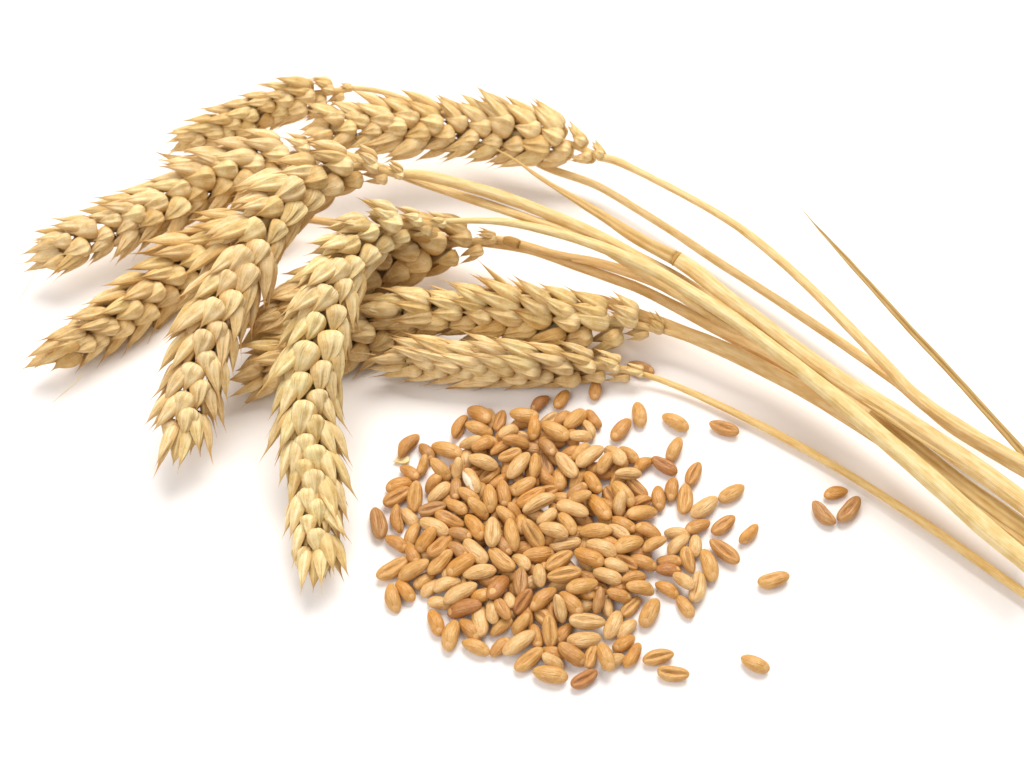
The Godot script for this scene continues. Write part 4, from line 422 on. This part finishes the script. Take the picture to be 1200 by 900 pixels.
func softbox(called, at, side, energy, tint):
	var l := AreaLight3D.new()
	l.name = called
	l.area_size = Vector2(side, side)
	l.area_normalize_energy = true
	l.light_energy = energy
	l.light_color = tint
	l.area_range = 5.0
	l.area_attenuation = 2.0
	l.shadow_enabled = true
	add_child(l)
	l.look_at_from_position(at, Vector3.ZERO, Vector3.UP)


# ------------------------------------------------------------------ textures
func cyl_noise(n: FastNoiseLite, u: float, v: float, r: float, k: float) -> float:
	return n.get_noise_3d(cos(u * TAU) * r, sin(u * TAU) * r, v * k)


func tex(w: int, h: int, seed_: int, around: float, along: float, blotch: float, contrast: float, specks: float, bump: float, mirror := false) -> Array:
	var n := FastNoiseLite.new()
	n.seed = seed_
	n.noise_type = FastNoiseLite.TYPE_SIMPLEX
	n.frequency = 1.0
	n.fractal_type = FastNoiseLite.FRACTAL_NONE
	var a := Image.create(w, h, false, Image.FORMAT_RGB8)
	var b := Image.create(w, h, false, Image.FORMAT_RGBA8)
	for y in h:
		for x in w:
			var u := float(x) / w
			var v := float(y) / h
			if mirror:
				v = 1.0 - absf(2.0 * v - 1.0)
			var s := cyl_noise(n, u, v, around, along) * 0.55 + cyl_noise(n, u, v + 7.0, around * 2.3, along * 1.6) * 0.45
			var q := cyl_noise(n, u, v + 31.0, 0.7, blotch)
			var q2 := cyl_noise(n, u, v + 57.0, 1.8, blotch * 3.2)
			var k := clampf(0.62 + 0.5 * s * contrast + 0.30 * q * contrast + 0.16 * q2 * contrast, 0.0, 1.0)
			var sp := smoothstep(0.62, 0.78, cyl_noise(n, u, v + 91.0, 4.0, 26.0)) * specks
			var c := Color(0.90, 0.83, 0.68).lerp(Color(1.0, 1.0, 1.0), k)
			c = c.lerp(Color(0.55, 0.40, 0.25), sp)
			a.set_pixel(x, y, c)
			var hgt := clampf(0.5 + 0.42 * s + 0.12 * q2, 0.0, 1.0)
			b.set_pixel(x, y, Color(hgt, hgt, hgt))
	b.bump_map_to_normal_map(bump)
	return [ImageTexture.create_from_image(a), ImageTexture.create_from_image(b)]


func make_textures():
	var t := tex(320, 256, 3, 11.0, 0.9, 2.4, 1.15, 0.15, 6.0)
	streak_albedo = t[0]
	streak_normal = t[1]
	t = tex(192, 192, 8, 4.5, 3.0, 3.0, 1.1, 0.15, 5.0)
	skin_albedo = t[0]
	skin_normal = t[1]
	t = tex(320, 512, 5, 15.0, 0.5, 3.0, 1.5, 0.0, 4.0, true)
	straw_albedo = t[0]
	straw_normal = t[1]


func mat(called, c: Color, kind := "husk") -> StandardMaterial3D:
	var m := StandardMaterial3D.new()
	m.resource_name = called
	m.albedo_color = c
	m.vertex_color_use_as_albedo = true
	m.roughness = 0.55
	m.metallic_specular = 0.35
	m.normal_enabled = true
	if kind == "husk":
		m.albedo_texture = streak_albedo
		m.normal_texture = streak_normal
		m.normal_scale = 0.95
		m.backlight_enabled = true
		m.backlight = Color(0.16, 0.14, 0.11)
	elif kind == "grain":
		m.albedo_texture = skin_albedo
		m.normal_texture = skin_normal
		m.normal_scale = 0.85
		m.roughness = 0.42
		m.metallic_specular = 0.5
	else:
		m.albedo_texture = straw_albedo
		m.normal_texture = straw_normal
		m.normal_scale = 0.8
		m.roughness = 0.5
	tints[called] = m
	return m


func make_materials():
	# husks, per ear: three close tones
	var ears := {"straw": Color8(243, 220, 174), "warm": Color8(241, 216, 166), "dark": Color8(237, 210, 158), "green": Color8(243, 224, 177), "tipped": Color8(240, 215, 163), "blond": Color8(242, 218, 170)}
	for k in ears:
		var c: Color = ears[k]
		mat("husk_" + k + "_0", c)
		mat("husk_" + k + "_1", Color(c.r * 1.025, c.g * 1.03, c.b * 1.05))
		mat("husk_" + k + "_2", Color(c.r * 0.95, c.g * 0.92, c.b * 0.86))
		mat("husk_" + k + "_3", Color(c.r * 1.0, c.g * 1.012, c.b * 1.0))
		mat("husk_" + k + "_4", Color(c.r * 0.975, c.g * 0.965, c.b * 0.97))
	mat("straw", Color8(236, 211, 161), "straw")
	mat("pale", Color8(236, 217, 168), "straw")
	mat("gold", Color8(240, 211, 150), "straw")
	mat("brown", Color8(232, 202, 150), "straw")
	mat("dull", Color8(218, 190, 136), "straw")
	mat("sheath", Color8(234, 208, 152), "straw")
	mat("leaf", Color8(194, 168, 116), "straw")
	mat("node", Color8(196, 160, 100), "straw")
	mat("pale_grain", Color8(224, 187, 133), "grain")
	mat("golden_grain", Color8(214, 168, 104), "grain")
	mat("amber_grain", Color8(204, 153, 90), "grain")
	mat("orange_grain", Color8(210, 156, 84), "grain")
	mat("russet_grain", Color8(186, 130, 76), "grain")
	mat("dusky_grain", Color8(190, 144, 92), "grain")
	mat("germ", Color8(226, 182, 128), "grain")
	mat("starch", Color8(246, 240, 228), "grain")


# ------------------------------------------------------------------ meshes
# P: rings of points (each ring the same count, last column repeats the first when closed), colours alike
func skin(rings: Array, cols: Array, closed: bool, vtop := 1.0, utop := 1.0) -> ArrayMesh:
	var nr: int = rings.size()
	var nc: int = rings[0].size()
	var p := PackedVector3Array()
	var c := PackedColorArray()
	var uv := PackedVector2Array()
	for i in nr:
		for j in nc:
			p.append(rings[i][j])
			c.append(cols[i][j])
			uv.append(Vector2(utop * j / (nc - 1), vtop * i / (nr - 1)))
	var nrm := PackedVector3Array()
	nrm.resize(p.size())
	var idx := PackedInt32Array()
	for i in nr - 1:
		for j in nc - 1:
			var a := i * nc + j
			var b := a + 1
			var d := a + nc
			var e := d + 1
			idx.append_array([a, d, b, b, d, e])
			var n1 := (p[b] - p[a]).cross(p[d] - p[a])
			var n2 := (p[e] - p[b]).cross(p[d] - p[b])
			for k in [a, b, d]:
				nrm[k] += n1
			for k in [b, d, e]:
				nrm[k] += n2
	if closed:
		for i in nr:
			var s := nrm[i * nc] + nrm[i * nc + nc - 1]
			nrm[i * nc] = s
			nrm[i * nc + nc - 1] = s
	for i in p.size():
		nrm[i] = nrm[i].normalized()
	# outward: compare with the ring's own centre
	var mid := nr / 2
	var ctr := Vector3.ZERO
	for j in nc - 1:
		ctr += rings[mid][j]
	ctr /= float(nc - 1)
	var out := 0.0
	for j in nc - 1:
		out += nrm[mid * nc + j].dot(rings[mid][j] - ctr)
	if out < 0.0:
		for i in p.size():
			nrm[i] = -nrm[i]
		for k in range(0, idx.size(), 3):
			var h := idx[k + 1]
			idx[k + 1] = idx[k + 2]
			idx[k + 2] = h
	# front faces run clockwise
	for k in range(0, idx.size(), 3):
		var h := idx[k + 1]
		idx[k + 1] = idx[k + 2]
		idx[k + 2] = h
	# (the loop above is undone here when the sum already ran clockwise)
	var fn := (p[idx[1]] - p[idx[0]]).cross(p[idx[2]] - p[idx[0]])
	var q := idx.size() / 2 / 3 * 3
	fn = (p[idx[q + 1]] - p[idx[q]]).cross(p[idx[q + 2]] - p[idx[q]])
	if fn.dot(nrm[idx[q]]) > 0.0:
		for k in range(0, idx.size(), 3):
			var h := idx[k + 1]
			idx[k + 1] = idx[k + 2]
			idx[k + 2] = h
	var arr := []
	arr.resize(Mesh.ARRAY_MAX)
	arr[Mesh.ARRAY_VERTEX] = p
	arr[Mesh.ARRAY_NORMAL] = nrm
	arr[Mesh.ARRAY_COLOR] = c
	arr[Mesh.ARRAY_TEX_UV] = uv
	arr[Mesh.ARRAY_INDEX] = idx
	var m := ArrayMesh.new()
	m.add_surface_from_arrays(Mesh.PRIMITIVE_TRIANGLES, arr)
	return m


# a glume or lemma: a keeled boat, blunt at the foot, drawn out to a point; +Y along it, +Z its back
func husk(beak: float, len_: float, wid: float, dep: float, awn: float, bend: float, keel: float, tipdark: float, rng: RandomNumberGenerator) -> ArrayMesh:
	var nt := 24
	var na := 40
	var rings := []
	var cols := []
	var skew := rng.randf_range(-0.25, 0.25)
	var peak := rng.randf_range(0.55, 0.64)
	var dent := rng.randf_range(0.08, 0.30)
	var lump := rng.randf_range(0.0, TAU)
	var side := rng.randf_range(-1.0, 1.0)
	for i in nt + 1:
		var t := float(i) / nt
		var y := len_ * t
		var u := pow(t, peak)
		var f := sin(PI * minf(u, 1.0))
		f = pow(maxf(f, 0.0), 0.60 if u < 0.5 else beak)
		var w := wid * f
		var d := dep * pow(maxf(f, 0.0), 0.9)
		if t > 0.86:
			var k := (t - 0.86) / 0.14
			y = len_ * (0.86 + 0.14 * k) + awn * k * k
			var m := lerpf(0.10, 0.02, k)
			w = maxf(w * (1.0 - k * 0.75), m)
			d = maxf(d * (1.0 - k * 0.75), m)
		var cz := bend * t * t * len_ - 0.35 * bend * t * len_ + awn * 0.12 * maxf(0.0, t - 0.86) / 0.14 * side
		var cx := skew * sin(PI * t) + side * 0.35 * t * t
		var ring := []
		var cr := []
		for j in na + 1:
			var a := TAU * (j % na) / na
			var ca := cos(a)
			var sa := sin(a)
			var top := sa > 0.0
			var x := w * ca
			var z := d * (pow(absf(sa), 0.85) if top else -0.30 * absf(sa))
			var kk := exp(-pow((ca - 0.5 * skew) / 0.14, 2.0)) if top else 0.0
			z += keel * kk * smoothstep(0.05, 0.3, t) * minf(1.0, f * 2.0)
			if top:
				# nerves beside the keel and an uneven, slightly dented face
				z += 0.045 * dep * cos(7.0 * a + lump) * f + 0.022 * dep * cos(20.0 * a) * f
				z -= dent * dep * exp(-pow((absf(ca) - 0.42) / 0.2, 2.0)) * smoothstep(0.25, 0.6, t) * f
				z += 0.05 * dep * sin(9.0 * t + 2.0 * ca + lump) * f
			ring.append(Vector3(cx + x, y, cz + z) * MM)
			var e := smoothstep(0.72, 1.0, t) * tipdark
			var col := Color(1, 1, 1).lerp(Color(0.62, 0.44, 0.26), e)
			col = col.lerp(Color(1.0, 0.98, 0.86), 0.5 * kk)
			col = col.lerp(Color(0.96, 0.97, 0.78), 0.35 * (1.0 - smoothstep(0.0, 0.22, t)))
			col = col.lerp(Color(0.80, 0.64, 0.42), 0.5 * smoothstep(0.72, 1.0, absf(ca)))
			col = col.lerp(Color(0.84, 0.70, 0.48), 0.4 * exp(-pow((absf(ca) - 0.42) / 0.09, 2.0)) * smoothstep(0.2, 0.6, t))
			cr.append(col)
		rings.append(ring)
		cols.append(cr)
	return skin(rings, cols, true)


func make_husks():
	var rng := RandomNumberGenerator.new()
	rng.seed = 41
	for kind in ["glume", "lemma", "floret", "tipped_glume"]:
		husks[kind] = []
		for k in 7:
			if kind == "glume":
				husks[kind].append(husk(rng.randf_range(0.70, 1.15), rng.randf_range(5.8, 7.2), rng.randf_range(2.4, 2.7), rng.randf_range(2.7, 3.3), rng.randf_range(0.5, 1.5), rng.randf_range(-0.14, -0.02), rng.randf_range(0.35, 0.75), rng.randf_range(0.2, 0.8), rng))
			elif kind == "tipped_glume":
				husks[kind].append(husk(rng.randf_range(0.9, 1.2), rng.randf_range(8.6, 10.0), rng.randf_range(2.3, 2.7), rng.randf_range(2.0, 2.4), rng.randf_range(0.8, 1.8), rng.randf_range(-0.06, 0.04), rng.randf_range(0.25, 0.45), 1.3, rng))
			elif kind == "lemma":
				husks[kind].append(husk(rng.randf_range(0.72, 1.2), rng.randf_range(8.8, 10.6), rng.randf_range(1.7, 2.15), rng.randf_range(1.6, 2.2), rng.randf_range(0.4, 3.0) * (1.0 if k < 5 else 1.7), rng.randf_range(-0.09, 0.02), rng.randf_range(0.15, 0.35), rng.randf_range(0.4, 1.0), rng))
			else:
				husks[kind].append(husk(rng.randf_range(0.72, 1.0), rng.randf_range(8.6, 9.8), rng.randf_range(1.9, 2.3), rng.randf_range(1.8, 2.2), rng.randf_range(0.3, 1.6), rng.randf_range(-0.05, 0.05), rng.randf_range(0.1, 0.3), rng.randf_range(0.3, 0.8), rng))


# a wheat kernel of unit-ish size (6.5 x 3.2 mm); germ end at +Y, rounded back at +Z, crease at -Z
func kernel_point(t: float, a: float, o: Dictionary) -> Vector3:
	var s := 2.0 * t - 1.0
	var r := pow(maxf(0.0, 1.0 - pow(absf(s), o.pw)), 0.52)
	r *= 1.0 + 0.09 * s - 0.05 * s * s
	var ca := cos(a)
	var sa := sin(a)
	var x := 1.6 * r * ca
	var z := 1.42 * r * sa
	if sa < 0.0:
		z *= 0.84
		x *= 1.0 + 0.05 * sa
	var off := wrapf(a + PI / 2.0 + o.wander * sin(3.0 * t), -PI, PI)
	var g: float = exp(-pow(off / o.gap, 2.0)) * pow(maxf(0.0, sin(PI * clampf(t * 1.06 - 0.02, 0.0, 1.0))), 0.5)
	z += o.crease * g * r
	var cheek: float = exp(-pow((absf(off) - 0.62) / 0.4, 2.0)) * r
	z -= 0.10 * cheek
	# dent round the germ, on the back
	var gm := exp(-pow((t - 0.86) / 0.11, 2.0)) * exp(-pow(wrapf(a - PI / 2.0, -PI, PI) / 0.55, 2.0))
	z -= 0.34 * gm
	z += 0.16 * sin(PI * t) * (1.0 if sa > 0.0 else 0.55) - 0.05
	z += o.hump * 0.10 * sin(TAU * t + o.ph)
	x += 0.05 * sin(5.0 * t + o.ph) + o.bow * sin(PI * t)
	return Vector3(x, 6.5 * (t - 0.5), z) * MM


func make_kernels():
	var rng := RandomNumberGenerator.new()
	rng.seed = 77
	for k in 18:
		var o := {"pw": rng.randf_range(2.1, 2.9), "wander": rng.randf_range(-0.15, 0.15), "gap": rng.randf_range(0.15, 0.24), "crease": rng.randf_range(0.55, 0.85), "hump": rng.randf_range(-1.8, 1.8), "ph": rng.randf_range(0.0, TAU), "bow": rng.randf_range(-0.22, 0.22), "pale": rng.randf_range(0.5, 1.0), "dim": rng.randf_range(0.0, 0.8)}
		var rings := []
		var cols := []
		var nt := 26
		var na := 32
		for i in nt + 1:
			var t := 0.5 - 0.5 * cos(PI * i / nt)
			var ring := []
			var cr := []
			for j in na + 1:
				var a := TAU * (j % na) / na
				ring.append(kernel_point(t, a, o))
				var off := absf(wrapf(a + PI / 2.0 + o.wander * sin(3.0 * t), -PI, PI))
				var c := Color(1, 1, 1)
				c = c.lerp(Color(1.08, 1.14, 1.32), o.pale * smoothstep(0.62, 0.96, t))
				c = c.lerp(Color(0.86, 0.78, 0.68), o.dim * exp(-pow((t - 0.42) / 0.2, 2.0)))
				c = c.lerp(Color(1.05, 1.06, 1.14), 0.8 * (1.0 - smoothstep(0.02, 0.2, t)))
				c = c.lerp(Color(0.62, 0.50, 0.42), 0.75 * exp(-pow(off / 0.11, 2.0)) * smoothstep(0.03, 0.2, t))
				c = c.lerp(Color(1.06, 1.08, 1.16), 0.6 * exp(-pow((off - 0.36) / 0.16, 2.0)))
				cr.append(c)
			rings.append(ring)
			cols.append(cr)
		kernels.append(skin(rings, cols, true))
		var gr := []
		var gc := []
		for i in 11:
			var q := float(i) / 10.0
			var row := []
			var rc := []
			for j in 11:
				var h := float(j) / 10.0 * 2.0 - 1.0
				var v := q * 2.0 - 1.0
				var half := sqrt(maxf(0.0, 1.0 - v * v)) * 0.62
				var t2 := 0.87 + 0.09 * v
				var a2 := PI / 2.0 + h * half
				var pt := kernel_point(t2, a2, o)
				var up := maxf(0.0, 1.0 - h * h) * maxf(0.0, 1.0 - v * v)
				row.append(pt + Vector3(0, 0.1, 1.0).normalized() * (0.20 * up - 0.05) * MM)
				rc.append(Color(1, 1, 1).lerp(Color(0.8, 0.66, 0.5), 1.0 - smoothstep(0.0, 0.5, up)))
			gr.append(row)
			gc.append(rc)
		germs.append(skin(gr, gc, false))


# ------------------------------------------------------------------ things
func thing(called, label, category, at, group) -> Node3D:
	var o := Node3D.new()
	o.name = called
	o.position = at * MM
	o.set_meta("label", label)
	o.set_meta("category", category)
	if group:
		o.set_meta("group", group)
	add_child(o, true)
	return o


func piece(called, m, material, parent) -> MeshInstance3D:
	var o := MeshInstance3D.new()
	o.name = called
	o.mesh = m
	o.material_override = material
	parent.add_child(o, true)
	return o


func spline(p: Array, s: float) -> Vector3:
	var n := p.size() - 1
	var x := clampf(s, 0.0, 1.0) * n
	var i := mini(int(x), n - 1)
	var f := x - i
	var a: Vector3 = p[maxi(i - 1, 0)]
	var b: Vector3 = p[i]
	var c: Vector3 = p[i + 1]
	var d: Vector3 = p[mini(i + 2, n)]
	return 0.5 * (2.0 * b + (c - a) * f + (2.0 * a - 5.0 * b + 4.0 * c - d) * f * f + (3.0 * b - a - 3.0 * c + d) * f * f * f)


# points evenly spread along the spline's length, with their place in the list (0..1)
func spread(p: Array, n: int) -> Array:
	var fine := []
	var run := [0.0]
	var m := 40 * (p.size() - 1)
	for i in m + 1:
		fine.append(spline(p, float(i) / m))
		if i:
			run.append(run[i - 1] + fine[i].distance_to(fine[i - 1]))
	var out := []
	var k := 0
	for i in n + 1:
		var want: float = run[m] * i / n
		while k < m - 1 and run[k + 1] < want:
			k += 1
		var f: float = (want - run[k]) / maxf(run[k + 1] - run[k], 1e-6)
		out.append([fine[k].lerp(fine[k + 1], f), (k + f) / m])
	return [out, run[m]]


func stem(t: Node3D, called: String, p: Array, r: Array, material: String, flat: float, groove: float, seed_: int):
	var total: float = spread(p, 4)[1]
	var n := clampi(int(total / 1.4), 6, 150)
	var sp: Array = spread(p, n)[0]
	var na := 48 if called != "awn" else 6
	tubes_noise.seed = seed_
	tubes_noise.frequency = 0.05
	var rings := []
	var cols := []
	var o := t.position / MM
	for i in n + 1:
		var c: Vector3 = sp[i][0]
		var tan: Vector3 = (sp[mini(i + 1, n)][0] - sp[maxi(i - 1, 0)][0]).normalized()
		var x: float = sp[i][1] * (r.size() - 1)
		var k := mini(int(x), r.size() - 2)
		var rad: float = lerpf(r[k], r[k + 1], smoothstep(0.0, 1.0, x - k))
		var side := tan.cross(FACE).normalized()
		var up := side.cross(tan).normalized()
		if called != "awn":
			rad *= 1.0 + 0.07 * tubes_noise.get_noise_2d(i * 1.4, 3.0)
			c += side * 0.25 * tubes_noise.get_noise_2d(i * 0.7, 50.0)
		var ring := []
		var cr := []
		var tone := 0.5 + 0.5 * tubes_noise.get_noise_2d(i * 1.6, 90.0)
		for j in na + 1:
			var a := TAU * (j % na) / na
			var rr := rad * (1.0 + (0.04 * tubes_noise.get_noise_2d(i * 0.5, 20.0 * cos(a)) if called != "awn" else 0.0))
			if called != "awn":
				rr *= 1.0 + 0.022 * cos(11.0 * a + seed_) + 0.016 * cos(17.0 * a + 2.0 * seed_ + 0.05 * i)
			var lift := sin(a) * flat
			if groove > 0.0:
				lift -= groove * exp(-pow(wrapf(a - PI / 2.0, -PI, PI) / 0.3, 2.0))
			ring.append((c - o + side * cos(a) * rr + up * lift * rr) * MM)
			var col := Color(1, 1, 1).lerp(Color(0.88, 0.78, 0.62), tone * 0.5)
			if called != "awn":
				col = col.lerp(Color(0.86, 0.74, 0.55), 0.3 * clampf(-cos(11.0 * a + seed_), 0.0, 1.0))
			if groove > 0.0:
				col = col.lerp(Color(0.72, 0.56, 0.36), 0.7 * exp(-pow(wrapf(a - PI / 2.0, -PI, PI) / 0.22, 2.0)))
			cr.append(col)
		rings.append(ring)
		cols.append(cr)
	# close both ends
	for e in [0, rings.size() - 1]:
		var mid := Vector3.ZERO
		for j in na:
			mid += rings[e][j] / na
		var cap := []
		for j in na + 1:
			cap.append(mid)
		if e == 0:
			rings.push_front(cap)
			cols.push_front(cols[0])
			e = 1
		else:
			rings.push_back(cap)
			cols.push_back(cols[-1])
			break
	var cap2 := []
	var mid2 := Vector3.ZERO
	for j in na:
		mid2 += rings[-1][j] / na
	for j in na + 1:
		cap2.append(mid2)
	rings.push_back(cap2)
	cols.push_back(cols[-1])
	piece(called, skin(rings, cols, true, total / 45.0), tints[material], t)


func spikelet(t: Node3D, xf: Transform3D, tone: String, rng: RandomNumberGenerator, big: float, last: bool):
	var pick := func(): return tints["husk_%s_%d" % [tone, [0, 0, 1, 1, 2, 3, 4, 4][rng.randi() % 8]]]
	var get := func(kind): return husks[kind][rng.randi() % 7]
	var s := piece("spikelet", get.call("floret"), pick.call(), t)
	s.transform = xf
	var gk := "tipped_glume" if tone == "tipped" and rng.randf() < 0.8 else "glume"
	for side in [-1.0, 1.0]:
		var g := piece("glume", get.call(gk), pick.call(), s)
		var b := Basis(Vector3(0, 0, 1), -side * deg_to_rad(rng.randf_range(6, 14))) * Basis(Vector3(1, 0, 0), deg_to_rad(rng.randf_range(-6, 2))) * Basis(Vector3(0, 1, 0), side * deg_to_rad(rng.randf_range(55, 80)))
		g.transform = Transform3D(b.scaled(Vector3.ONE * rng.randf_range(0.93, 1.07)), Vector3(side * 1.5, -0.7 + rng.randf_range(-0.3, 0.3), -0.5) * MM)
		var l := piece("lemma", get.call("lemma"), pick.call(), s)
		b = Basis(Vector3(0, 0, 1), -side * deg_to_rad(rng.randf_range(3, 10))) * Basis(Vector3(1, 0, 0), deg_to_rad(rng.randf_range(6, 13))) * Basis(Vector3(0, 1, 0), side * deg_to_rad(rng.randf_range(35, 60)))
		l.transform = Transform3D(b.scaled(Vector3.ONE * rng.randf_range(0.92, 1.06)), Vector3(side * 1.3, 0.4, 0.7) * MM)
	if rng.randf() < 0.25:
		var h := piece("lemma", get.call("lemma"), pick.call(), s)
		var sd := -1.0 if rng.randf() < 0.5 else 1.0
		h.transform = Transform3D(Basis(Vector3(0, 0, 1), -sd * deg_to_rad(rng.randf_range(6, 18))) * Basis(Vector3(1, 0, 0), deg_to_rad(rng.randf_range(8, 24))) * Basis(Vector3(0, 1, 0), sd * deg_to_rad(rng.randf_range(30, 90))) * Basis.from_scale(Vector3(0.8, rng.randf_range(0.95, 1.15), 0.45)), Vector3(sd * 1.5, 0.8, 1.0) * MM)
	if big > 0.62 and not last:
		var l := piece("lemma", get.call("lemma"), pick.call(), s)
		l.transform = Transform3D(Basis(Vector3(1, 0, 0), deg_to_rad(rng.randf_range(12, 20))) * Basis(Vector3(0, 1, 0), deg_to_rad(rng.randf_range(-25, 25))), Vector3(rng.randf_range(-0.6, 0.6), 0.6, 1.6) * MM)


func wheat_stalk(label: String, tone: String, ear: Array, st: Array, size: float, roll: float, twist: float, seed_: int) -> Node3D:
	var t := thing("wheat_stalk", label, "wheat", st[-1], "wheat stalks laid in a loose bunch")
	var rng := RandomNumberGenerator.new()
	rng.seed = seed_ * 101
	var total: float = spread(ear, 4)[1] - 7.0 * size
	var n := int(round(total / (2.95 * size)))
	var fine: Array = spread(ear, 200)[0]
	var full: float = spread(ear, 4)[1]
	var o := t.position / MM
	# the rachis, the thin zigzag stalk the spikelets sit on
	var rp := []
	var rr := []
	for i in 9:
		rp.append(fine[int(i * 22)][0])
		rr.append(1.25 - 0.06 * i if i > 1 else 0.8)
	stem(t, "rachis", rp, rr, "straw", 1.0, 0.0, seed_)
	for i in n + 1:
		var last := i == n
		var f := i / float(n)
		var at := int(clampf(f * total / full, 0.0, 1.0) * 200)
		var c: Vector3 = fine[at][0]
		var tan: Vector3 = (fine[mini(at + 6, 200)][0] - fine[maxi(at - 6, 0)][0]).normalized()
		var lat := tan.cross(FACE).normalized()
		var up := lat.cross(tan).normalized()
		var ang := deg_to_rad(roll + twist * f)
		var row := lat * cos(ang) + up * sin(ang)
		var alt := 1.0 if i % 2 == 0 else -1.0
		var big := size * (lerpf(0.42, 1.0, smoothstep(0.0, 0.34 if tone == "blond" else 0.22, f)) * lerpf(1.0, 0.86, smoothstep(0.5, 1.0, f))) * rng.randf_range(0.86, 1.10)
		var tilt := deg_to_rad(lerpf(21.0, 12.0, f) * lerpf(0.5, 1.0, smoothstep(0.0, 0.12, f)) + rng.randf_range(-6, 6))
		if last:
			tilt = 0.0
			row = row.cross(tan).normalized()
		var y := (tan * cos(tilt) + row * alt * sin(tilt)).normalized()
		var z := (row * alt * cos(tilt) - tan * sin(tilt)).normalized()
		var x := y.cross(z).normalized()
		var b := Basis(x, y, z) * Basis(Vector3(0, 1, 0), deg_to_rad(rng.randf_range(-15, 15)))
		var slim := Basis.from_scale(Vector3(0.85, 1.12, 0.8)) if tone == "blond" else Basis.IDENTITY
		spikelet(t, Transform3D(b * slim * Basis.from_scale(Vector3.ONE * big), (c - o + row * alt * (1.9 * size * smoothstep(-0.1, 0.15, f) * lerpf(0.95, 0.5, f) if not last else 0.0)) * MM), tone, rng, big / size, last)
	return t


var grain_rng := RandomNumberGenerator.new()


func grain(at: Vector3, axis: Vector3, wid: float, roll: float, tone: String, group: String, label: String):
	var k := grain_rng.randi() % kernels.size()
	var o := MeshInstance3D.new()
	o.name = "wheat_grain"
	o.mesh = kernels[k]
	o.material_override = tints[tone + "_grain"]
	var y := axis.normalized()
	var x := y.cross(Vector3.UP).normalized()
	var z := x.cross(y).normalized()
	if z.y < 0.0:
		z = -z
		x = -x
	x = y.cross(z)
	var b := Basis(x, y, z) * Basis(Vector3(0, 1, 0), deg_to_rad(roll))
	b = b * Basis.from_scale(Vector3(wid / 3.2, axis.length() / 6.5, wid / 3.2))
	o.transform = Transform3D(b, at * MM)
	o.set_meta("label", label)
	o.set_meta("category", "grain")
	o.set_meta("group", group)
	add_child(o, true)
	if absf(wrapf(roll, -180.0, 180.0)) < 120.0:
		piece("germ", germs[k], tints["germ"], o)


# a grain split along its length, the white inside showing
func split_grain(label: String, at: Vector3, axis: Vector3, wid: float, roll: float):
	grain(at, axis, wid, roll, "pale", "wheat grains heaped and scattered on the white surface", label)
	var o: MeshInstance3D = get_child(get_child_count() - 1)
	var rings := []
	var cols := []
	var ko := {"pw": 2.3, "wander": 0.0, "gap": 0.2, "crease": 0.0, "hump": 0.0, "ph": 0.0, "bow": 0.0}
	for i in 15:
		var row := []
		var cr := []
		for j in 9:
			var h := j / 4.0 - 1.0
			var t2 := 0.06 + 0.86 * i / 14.0
			var wide := 0.75 * sin(PI * i / 14.0) + 0.02
			var p := kernel_point(t2, PI * 0.32 + h * wide, ko)
			var inside := (1.0 - h * h) * sin(PI * i / 14.0)
			row.append(p * 1.03 - p.normalized() * (0.22 * inside * MM) * 0.0 + Vector3(0, 0, 0.12) * MM)
			cr.append(Color(1, 1, 1).lerp(Color(0.9, 0.8, 0.66), 1.0 - smoothstep(0.0, 0.4, inside)))
		rings.append(row)
		cols.append(cr)
	piece("starch", skin(rings, cols, false), tints["starch"], o)


func chaff(label: String, at: Vector3, axis: Vector3, roll: float, size: float, tone: String):
	var o := MeshInstance3D.new()
	o.name = "chaff_flake"
	o.mesh = husks["glume"][2]
	o.material_override = tints[tone]
	var y := axis.normalized()
	var x := y.cross(Vector3.UP).normalized()
	o.transform = Transform3D(Basis(x, y, x.cross(y)) * Basis(Vector3(0, 1, 0), deg_to_rad(roll)) * Basis.from_scale(Vector3(size, size, size * 0.5)), at * MM)
	o.set_meta("label", label)
	o.set_meta("category", "chaff")
	add_child(o, true)
